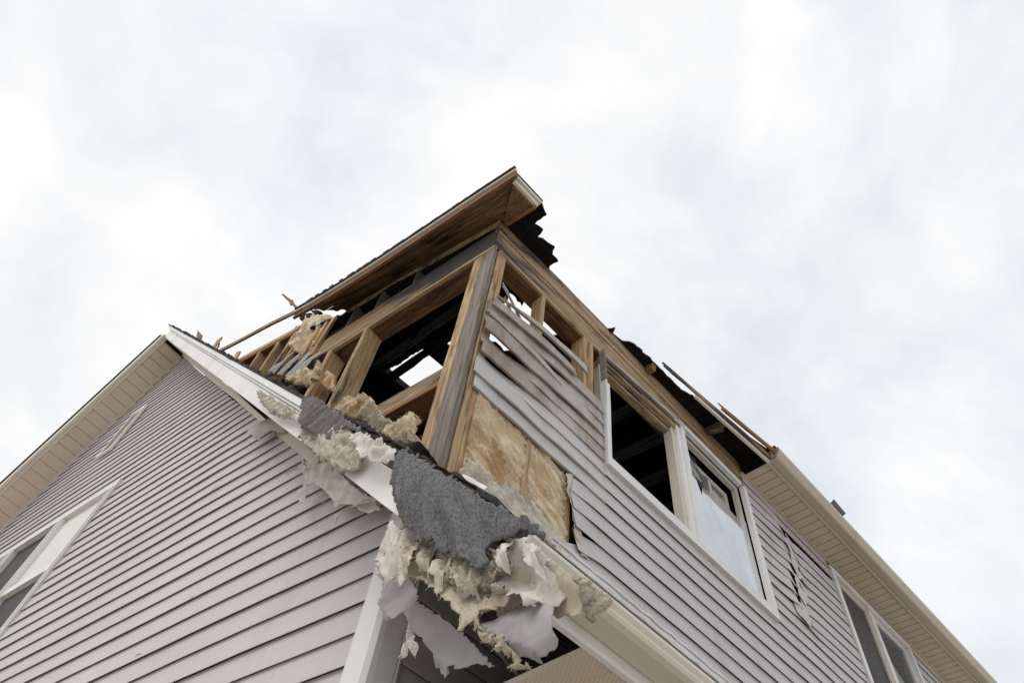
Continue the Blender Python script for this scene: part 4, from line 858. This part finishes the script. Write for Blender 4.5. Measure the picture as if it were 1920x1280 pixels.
    'chunk2': ('R', -0.2, [(0.728, 5.703), (0.883, 6.011), (1.0, 6.165), (0.955, 6.023), (0.836, 5.793), (0.758, 5.683)]),
    'chunk3': ('R', -0.24, [(0.837, 6.026), (0.922, 6.15), (0.983, 6.17), (0.903, 6.031)]),
    'chunk4': ('R', -0.12, [(0.83, 5.813), (0.96, 6.023), (0.956, 5.685), (0.916, 5.513), (0.818, 5.471), (0.852, 5.702)]),
}

def plane_pt(kind, off, a, b, d):
    """a point of a torn piece: d metres in front of its own plane"""
    return Vector((a, off-d, b)) if kind == 'F' else RP(a, b, off+d)
def torn(key, name, mat, amp, freq, thick, jag, seed, grid=0.012, ridge=0.0, stretch=(1, 1), ang=0.0, curve=0.0, lean=0.0, fib=(0, 0.0, 0.0), scale=1.0, parent=None, label=None, cat=None, group=None, smooth=True, fold=0.0, edge_curl=0.0, octv=5, lap=0.0):
    kind, off, pl = TORN[key]
    cx = sum(p[0] for p in pl)/len(pl); cz = sum(p[1] for p in pl)/len(pl)
    top = max(p[1] for p in pl); bot = min(p[1] for p in pl); ca, sa = math.cos(ang), math.sin(ang)
    if scale != 1.0: pl = [(cx+(p[0]-cx)*scale, cz+(p[1]-cz)*scale) for p in pl]
    nrm = Vector((0, -1, 0)) if kind == 'F' else DN
    def f3(a, b):
        x, y = (a-cx)*ca+(b-cz)*sa, -(a-cx)*sa+(b-cz)*ca
        q = Vector((x*freq*stretch[0], y*freq*stretch[1], seed*3.7))
        d = amp*fbm(q, octv)
        if ridge: d += ridge*(0.5-abs(noise.noise(q*1.7+Vector((3, 1, 8)))))*2
        if fold: d += fold*math.sin(x*freq*2.2+1.2*noise.noise(q*0.5)+seed)
        if lap: d += lap*(1-((y*9.3+0.35) % 1.0))
        t = (b-bot)/max(1e-4, top-bot)
        d += curve*math.sin(math.pi*min(1, max(0, t)))+lean*(1-t)
        if edge_curl: d += edge_curl*max(0, 0.35-t)**2*8
        return plane_pt(kind, off, a, b, d), nrm
    o = sheet(name, pl, [], f3, grid, thick, mat, None, jag, grid*1.2, smooth, seed)
    n, ln, down = fib
    if n:
        rng = random.Random(seed*7+1); me = o.data
        vs_ = [v.co.copy() for v in me.vertices]; fs = [tuple(p.vertices) for p in me.polygons]; nf = len(fs)
        cen = [(sum((vs_[i] for i in p), Vector()))/len(p) for p in fs]
        for _ in range(n):
            c = cen[rng.randrange(nf)]+Vector((rng.uniform(-1, 1), 0, rng.uniform(-1, 1)))*grid*0.5
            d = (nrm*rng.uniform(0.0, 0.9)+Vector((rng.uniform(-1, 1), rng.uniform(-.3, .3), rng.uniform(-1, 1)))*0.8+Vector((0, 0, -down))).normalized()
            l = ln*rng.uniform(0.4, 1.3); w = d.cross(Vector((rng.uniform(-1, 1), rng.uniform(-1, 1), rng.uniform(-1, 1)))).normalized()*rng.uniform(0.0003, 0.0009)
            mid = c+d*l*0.55+Vector((rng.uniform(-1, 1), rng.uniform(-1, 1), rng.uniform(-1, 1)))*l*0.18
            k = len(vs_); vs_ += [c-w, c+w, mid+w*0.7, mid-w*0.7, c+d*l]
            fs += [(k, k+1, k+2, k+3), (k+3, k+2, k+4)]
        me.clear_geometry(); me.from_pydata([tuple(v) for v in vs_], [], fs); me.update()
        for p in me.polygons: p.use_smooth = smooth
    if parent is not None: own(o, parent)
    if label: tag(o, label, cat, group)
    return o

# insulation left in the open bay of the side wall
TORN['batt_a'] = ('R', -0.040, [(0.116, 3.50), (0.116, 4.56), (0.30, 4.56), (0.482, 4.56), (0.482, 3.50)])
TORN['batt_b'] = ('R', -0.044, [(0.515, 3.50), (0.515, 4.56), (0.66, 4.56), (0.80, 4.56), (0.802, 3.50)])
torn('batt_a', 'insulation_batt', 'insulation_batt', 0.022, 9.0, 0.05, 0.0, 3, 0.008, 0.040, (1.9, 0.34), 0.95, 0.01, 0.0, (900, 0.018, 0.3), parent=house)
torn('batt_b', 'insulation_batt', 'insulation_batt', 0.022, 9.0, 0.05, 0.0, 4, 0.008, 0.040, (1.9, 0.34), 0.90, 0.01, 0.0, (700, 0.018, 0.3), parent=house)
TORN['bay_fluff'] = ('R', 0.0, [(0.10, 3.50), (0.10, 3.86), (0.20, 3.93), (0.30, 3.90), (0.42, 3.97), (0.50, 3.92), (0.55, 3.99), (0.62, 3.93), (0.70, 3.90), (0.80, 3.80), (0.80, 3.5)])
torn('bay_fluff', 'insulation_batt', 'insulation_pale', 0.012, 12.0, 0.02, 0.012, 5, 0.010, 0.018, (1.0, 0.5), 0.5, 0.015, 0.02, (1200, 0.03, 0.4), parent=house)
TORN['tear_lip'] = ('R', 0.014, [(0.775, 4.35), (0.83, 4.372), (0.822, 4.25), (0.850, 4.12), (0.900, 4.00), (0.955, 3.90), (0.90, 3.88), (0.845, 3.99), (0.815, 4.10), (0.785, 4.22)])
torn('tear_lip', 'torn_siding_lip', 'paper_cream', 0.010, 8.0, 0.002, 0.006, 6, 0.012, 0.0, (1, 1), 0, 0.012, 0.0, parent=side_wall)

# roofing felt torn over the rake
G1 = 'roofing felt torn over the rake'
torn('felt_big', 'roofing_felt', 'felt_grey', 0.026, 5.5, 0.006, 0.007, 11, 0.0075, 0.020, (1.7, 0.5), 0.4, 0.022, 0.012, (13000, 0.0055, 1.3), octv=2, label='large fuzzy dark grey felt sheet hanging over the broken rake corner', cat='roofing felt', group=G1)
torn('felt_dark', 'roofing_felt', 'felt_flat', 0.003, 8.0, 0.004, 0.003, 12, 0.010, 0.0, (1, 1), 0, 0.012, 0.0, label='small smooth charcoal felt patch at the right end of the large grey felt', cat='roofing felt', group=G1)
torn('felt_brown', 'roofing_felt', 'felt_brown', 0.018, 7.0, 0.006, 0.007, 13, 0.0075, 0.016, (0.45, 1.6), 0.55, 0.026, 0.010, (6000, 0.0055, 1.3), octv=3, label='brownish grey felt flap folded over the rake beside the broken white drip edge', cat='roofing felt', group=G1)
# insulation and paper spilling out
G2 = 'insulation spilling from the roof edge'
torn('fuzz_a', 'insulation_clump', 'insulation_pale', 0.016, 22.0, 0.012, 0.010, 14, 0.0075, 0.013, (1.6, 0.6), 0.25, 0.03, 0.0, (3200, 0.008, 0.9), label='matted beige insulation hanging below the brownish felt flap', cat='insulation', group=G2)
torn('fringe_1', 'insulation_clump', 'insulation_pale', 0.016, 26.0, 0.008, 0.010, 15, 0.007, 0.013, (1.8, 0.6), 0.1, 0.02, 0.01, (3200, 0.008, 0.9), label='ragged beige insulation beside the top of the white corner post', cat='insulation', group=G2)
torn('fringe_2', 'insulation_clump', 'insulation_pale', 0.016, 26.0, 0.008, 0.010, 16, 0.007, 0.014, (2.0, 0.5), 0.0, 0.02, 0.012, (3200, 0.008, 0.9), label='pleated beige insulation fringe under the lowest tip of the grey felt', cat='insulation', group=G2)
torn('fringe_3', 'insulation_clump', 'insulation_pale', 0.014, 26.0, 0.008, 0.010, 17, 0.007, 0.012, (1.6, 0.7), 0.0, 0.02, 0.0, (3200, 0.008, 0.9), label='curled pale insulation tuft right of the felt tip', cat='insulation', group=G2)
torn('rag_end', 'insulation_clump', 'insulation_pale', 0.018, 26.0, 0.012, 0.008, 18, 0.006, 0.020, (1, 1), 0.0, 0.03, 0.0, (1200, 0.010, 0.6), label='sooty grey-brown insulation ball on the end of the gutter', cat='insulation', group=G2)
torn('rag_pale', 'insulation_clump', 'paper_white', 0.016, 18.0, 0.006, 0.010, 19, 0.007, 0.018, (1.4, 0.7), 0.3, 0.02, 0.0, (1400, 0.012, 0.5), label='crumpled off-white insulation facing next to the sooty insulation ball', cat='insulation', group=G2)
torn('hole_tuft', 'insulation_clump', 'insulation_pale', 0.016, 18.0, 0.008, 0.010, 20, 0.008, 0.024, (1.4, 0.7), -0.7, 0.012, 0.0, (900, 0.010, 0.5), label='tan insulation poking through the hole in the white rake board', cat='insulation', group=G2)
torn('crumbs_r', 'insulation_clump', 'paper_cream', 0.014, 30.0, 0.008, 0.009, 21, 0.006, 0.018, (1, 1), 0.0, 0.012, 0.0, (500, 0.009, 0.8), label='crumbly cream fringe on the lower edge of the hanging grey vinyl panel', cat='insulation', group=G2)
torn('clump_1', 'insulation_clump', 'insulation', 0.022, 11.0, 0.03, 0.010, 22, 0.010, 0.030, (0.6, 1.8), 0.5, 0.06, 0.0, (1800, 0.018, 0.3), label='long rolled yellow insulation clump lying below the rough sill', cat='insulation', group=G2)
torn('clump_2', 'insulation_clump', 'insulation_pale', 0.022, 13.0, 0.03, 0.010, 23, 0.010, 0.028, (1, 1), 0.5, 0.06, 0.0, (1800, 0.018, 0.3), label='rounded greyish insulation clump between the sill and the felt', cat='insulation', group=G2)
torn('clump_3', 'insulation_clump', 'insulation', 0.020, 13.0, 0.03, 0.010, 24, 0.010, 0.028, (1.6, 0.6), -0.4, 0.05, 0.0, (1800, 0.018, 0.3), label='upright forked insulation clump leaning on the corner studs', cat='insulation', group=G2)
torn('ins_left', 'insulation_clump', 'insulation', 0.03, 8.0, 0.04, 0.016, 25, 0.016, 0.035, (1, 0.7), 0.5, 0.03, 0.0, (1500, 0.03, 0.4), label='tall insulation batt torn open under the far left overhang', cat='insulation', group=G2)
torn('ins_left2', 'insulation_clump', 'insulation', 0.03, 9.0, 0.04, 0.016, 26, 0.014, 0.035, (1, 1), 0.5, 0.04, 0.0, (1500, 0.03, 0.4), label='wadded insulation under the curled siding scraps left of the studs', cat='insulation', group=G2)
torn('ins_left3', 'insulation_clump', 'insulation', 0.03, 9.0, 0.04, 0.014, 27, 0.014, 0.03, (1, 1), 0.5, 0.03, 0.0, (800, 0.025, 0.4), label='small insulation wad between the two leaning studs', cat='insulation', group=G2)
G3 = 'torn paper and vinyl at the corner'
torn('paper_w', 'torn_paper', 'paper_white', 0.012, 14.0, 0.002, 0.008, 31, 0.009, 0.016, (1, 1), 0.4, 0.02, 0.0, (500, 0.010, 0.5), label='crumpled white paper facing between the two felt sheets', cat='torn paper', group=G3)
torn('cream_low', 'torn_paper', 'paper_cream', 0.012, 9.0, 0.002, 0.006, 32, 0.009, 0.012, (1, 0.6), 0.6, 0.02, 0.0, (400, 0.012, 0.8), label='cream paper with long torn points hanging below the insulation fringe', cat='torn paper', group=G3)
torn('cream_up', 'torn_paper', 'paper_white', 0.030, 9.0, 0.002, 0.010, 33, 0.008, 0.030, (1, 0.6), 0.6, -0.01, 0.0, (250, 0.012, 0.8), label='broad cream paper sheet behind the right end of the grey felt', cat='torn paper', group=G3)
torn('tuft_hang', 'torn_paper', 'paper_white', 0.008, 16.0, 0.002, 0.004, 34, 0.007, 0.012, (2, 0.5), 0.0, 0.012, 0.0, (200, 0.010, 0.8), label='small forked white shred dangling beside the white corner post', cat='torn paper', group=G3)
torn('flap_f', 'torn_paper', 'paper_white', 0.014, 8.0, 0.002, 0.006, 35, 0.012, 0.014, (1, 1), 0.4, 0.03, -0.01, (200, 0.014, 0.8), label='cream paper flap with curled tail hanging against the gable siding', cat='torn paper', group=G3)
torn('flap_f2', 'torn_paper', 'paper_cream', 0.010, 12.0, 0.002, 0.004, 36, 0.010, 0.0, (1, 1), 0.0, 0.02, 0.0, label='thin curled cream strip below the curled paper flap on the siding', cat='torn paper', group=G3)
torn('white_break', 'torn_paper', 'paper_white', 0.010, 16.0, 0.004, 0.008, 37, 0.009, 0.012, (1, 1), 0.0, 0.01, 0.0, (400, 0.014, 0.6), label='shredded white wrap at the broken end of the rake board', cat='torn paper', group=G3)
torn('vinyl_r', 'vinyl_panel', 'vinyl_back', 0.012, 10.0, 0.002, 0.0035, 38, 0.007, 0.0, (1, 1), -0.62, 0.02, 0.0, lap=0.016, fold=0.016, label='torn grey vinyl panel hanging in front of the lower gutter end', cat='vinyl panel', group=G3)
torn('vinyl_l', 'vinyl_panel', 'vinyl_back', 0.012, 10.0, 0.002, 0.0035, 39, 0.007, 0.0, (1, 1), -0.72, 0.02, 0.0, lap=0.016, fold=0.018, label='long torn grey vinyl panel drooping right of the white corner post', cat='vinyl panel', group=G3)
torn('curl_f', 'vinyl_panel', 'vinyl_scorched', 0.010, 5.0, 0.002, 0.006, 40, 0.016, 0.0, (1, 1), 0.4, 0.05, 0.0, fold=0.02, label='small brown heat-curled siding scrap on the gable wall under the rake', cat='vinyl panel', group=G3)
TORN['cream_back'] = ('F', 0.90, [(-1.13, 2.798), (-0.935, 2.618), (-0.774, 2.513), (-0.656, 2.505), (-0.583, 2.416), (-0.591, 2.375), (-0.651, 2.396), (-0.715, 2.447), (-0.749, 2.40), (-0.791, 2.445), (-0.828, 2.42), (-0.867, 2.496), (-0.935, 2.548), (-1.025, 2.603), (-1.121, 2.678)])
torn('cream_back', 'torn_paper', 'paper_cream', 0.016, 8.0, 0.002, 0.007, 95, 0.009, 0.020, (1.4, 0.6), 0.6, 0.01, 0.0, (300, 0.012, 0.8), label='long cream paper sheet running behind the insulation under the grey felt', cat='torn paper', group=G3)
TORN['post_rag'] = ('F', 0.87, [(-1.133, 2.802), (-1.048, 2.721), (-1.006, 2.626), (-1.019, 2.559), (-1.067, 2.613), (-1.082, 2.583), (-1.129, 2.675), (-1.126, 2.739)])
torn('post_rag', 'torn_paper', 'paper_white', 0.016, 12.0, 0.002, 0.006, 96, 0.008, 0.022, (1.6, 0.5), 0.2, 0.02, 0.0, (200, 0.012, 0.8), label='grey-white wrapped rag over the top of the white corner post', cat='torn paper', group=G3)
G4 = 'siding scraps left on the gable end'
for k, txt in ((1, 'leftmost grey siding scrap on the far gable end studs'), (2, 'second grey siding scrap from the left on the gable end'), (3, 'third grey siding scrap from the left on the gable end'), (4, 'rightmost grey siding scrap on the gable end, next to the tan header')):
    torn('scrap%d' % k, 'siding_scrap', 'vinyl_back', 0.010, 5.0, 0.003, 0.006, 41+k, 0.018, 0.0, (1, 1), 0.8, 0.02, 0.0, fold=0.008, label=txt, cat='siding scrap', group=G4)
G5 = 'splinters standing on the roof edges'
for k in (1, 2, 3, 4):
    kd, of, pl = TORN['splint%d' % k]; zm = sum(p[1] for p in pl)/len(pl)
    TORN['splint%d' % k] = (kd, of, [(x, z-0.14 if z < zm else z) for x, z in pl])
for k, txt, mt_ in ((1, 'tallest pointed splinter near the top of the front gable', 'wood_scorched'), (2, 'leaning tan splinter on the rake below the tallest one', 'wood_fresh'), (3, 'short tan stub on the rake under the sprung fascia tail', 'wood_fresh'), (4, 'tiny dark spike beside the leaning tan splinter', 'wood_scorched'), (5, 'twisted brown shred sticking up above the fascia tail', 'wood_orange')):
    torn('splint%d' % k, 'wood_splinter', mt_, 0.010, 6.0, 0.012, 0.004, 50+k, 0.03, label=txt, cat='splinter', group=G5, smooth=False)
G6 = 'charred pieces'
torn('char_roll', 'charred_debris', 'charred', 0.012, 16.0, 0.04, 0.006, 61, 0.010, 0.012, (1, 1), 0, 0.04, 0.0, label='black rolled lump of burned roofing at the foot of the corner studs', cat='charred debris', group=G6)
torn('char_bit', 'charred_debris', 'charred', 0.01, 9.0, 0.03, 0.008, 62, 0.02, label='black twisted scrap under the torn end of the fascia tail', cat='charred debris', group=G6)
torn('char_bit2', 'charred_debris', 'charred', 0.01, 9.0, 0.03, 0.008, 63, 0.02, label='flat black scrap above the torn insulation batt', cat='charred debris', group=G6)
for k, txt in ((1, 'burned black stub beside the first side wall stud'), (2, 'slanting burned board seen in the second side wall bay'), (3, 'small burned block against the sky in the second side wall bay'), (4, 'upright burned scrap beside the triple stud')):
    torn('chunk%d' % k, 'charred_debris', 'charred', 0.01, 9.0, 0.05, 0.006, 70+k, 0.02, label=txt, cat='charred debris', group=G6)
# slim trim fallen from under the eave, and a white sliver on the burned roof edge
o = board('fallen_trim', SP(0.06, 3.12, 0.05), SP(0.72, 2.905, 0.05), UP, 0.035, 0.012, 'trim_cream', None, 0.0006, 0.06, (0, 0), 0.006)
tag(o, 'thin cream trim strip slanting down behind the torn grey vinyl', 'trim strip')
o = board('white_sliver', (-0.955, 0.90, 2.905), (-0.865, 0.90, 2.812), UP, 0.012, 0.02, 'trim_white', None, 0.001, 0.03)
tag(o, 'bright white sliver of trim on the burned roof edge above the felt', 'trim strip')
# burned shingle stubs along the broken rake edge
for i in range(46):
    x = -6.6+i*0.128+R_.uniform(-.04, .04); l = R_.uniform(0.03, 0.10); h = R_.uniform(0.004, 0.022)
    if x > -0.85: break
    z = 1.925-x; y0 = YK-0.03-R_.uniform(0, 0.014)
    vs_ = [(x, y0, z), (x+l, y0, z-l), (x+l*0.9, y0, z-l*0.9+h), (x+l*0.35, y0, z-l*0.35+h*R_.uniform(0.6, 1.4)), (x, y0+0.1, z), (x+l, y0+0.1, z-l), (x+l*0.9, y0+0.1, z-l*0.9+h), (x+l*0.35, y0+0.1, z-l*0.35+h)]
    link('shingle', vs_, [(0, 1, 2, 3), (7, 6, 5, 4), (0, 4, 5, 1), (1, 5, 6, 2), (2, 6, 7, 3), (3, 7, 4, 0)], 'shingle_dark', house)
# charred curled felt edge along the break
pth = []
for i in range(50):
    x = -2.02+i*0.0235; pth.append(Vector((x, YK-0.036+0.006*noise.noise(Vector((i*0.35, 0, 3))), 1.925-x+0.012*noise.noise(Vector((i*0.45, 2, 0)))+0.008*noise.noise(Vector((i*1.3, 7, 0))))))
sweep('charred_edge', pth, [(0.0, -0.003), (0.010, -0.005), (0.024, -0.001), (0.014, 0.004), (0.002, 0.003)], Vector((0, 1, 0)), UP, 'charred', house)

def shred(x, z, l, w, lean, y, mat, seed, label, name='torn_paper', cat='torn paper', group=G3):
    rng = random.Random(seed)
    pl = [(x-w, z), (x-w*0.3, z+0.012), (x+w, z+0.004)]
    n = 4; right, left = [], []
    for i in range(1, n+1):
        t = i/n; c = x+lean*t*l; ww = w*(1-t)*rng.uniform(0.7, 1.2)+0.002
        right.append((c+ww, z-l*t)); left.append((c-ww*rng.uniform(0.6, 1.1), z-l*t+rng.uniform(-.006, .006)))
    TORN['tmp'] = ('F', y, pl+right+left[::-1])
    return torn('tmp', name, mat, 0.012, 18.0, 0.0015, 0.003, seed, 0.007, 0.016, (2, 0.6), 0.0, 0.015, 0.0, label=label, cat=cat, group=group)
for i, (x, z, l, w, lean, y, mt_, txt) in enumerate((
    (-1.105, 2.74, 0.11, 0.030, -0.2, 0.862, 'paper_white', 'white shred right beside the top of the white corner post'),
    (-1.03, 2.66, 0.085, 0.034, 0.1, 0.858, 'paper_cream', 'leaf-shaped cream shred under the left part of the grey felt'),
    (-0.965, 2.625, 0.075, 0.030, 0.3, 0.856, 'insulation_pale', 'pale shred below the middle of the grey felt'),
    (-0.90, 2.575, 0.08, 0.034, -0.1, 0.858, 'paper_cream', 'pleated cream shred left of the felt tip'),
    (-0.845, 2.54, 0.075, 0.030, 0.2, 0.856, 'insulation_pale', 'narrow beige shred just left of the lowest felt tip'),
    (-0.735, 2.53, 0.06, 0.030, 0.2, 0.850, 'paper_white', 'curled white shred just right of the lowest felt tip'),
    (-0.675, 2.505, 0.10, 0.022, 0.5, 0.850, 'paper_white', 'pale shred under the far right tongue of the grey felt'))):
    shred(x, z, l, w, lean, y, mt_, 80+i, txt)
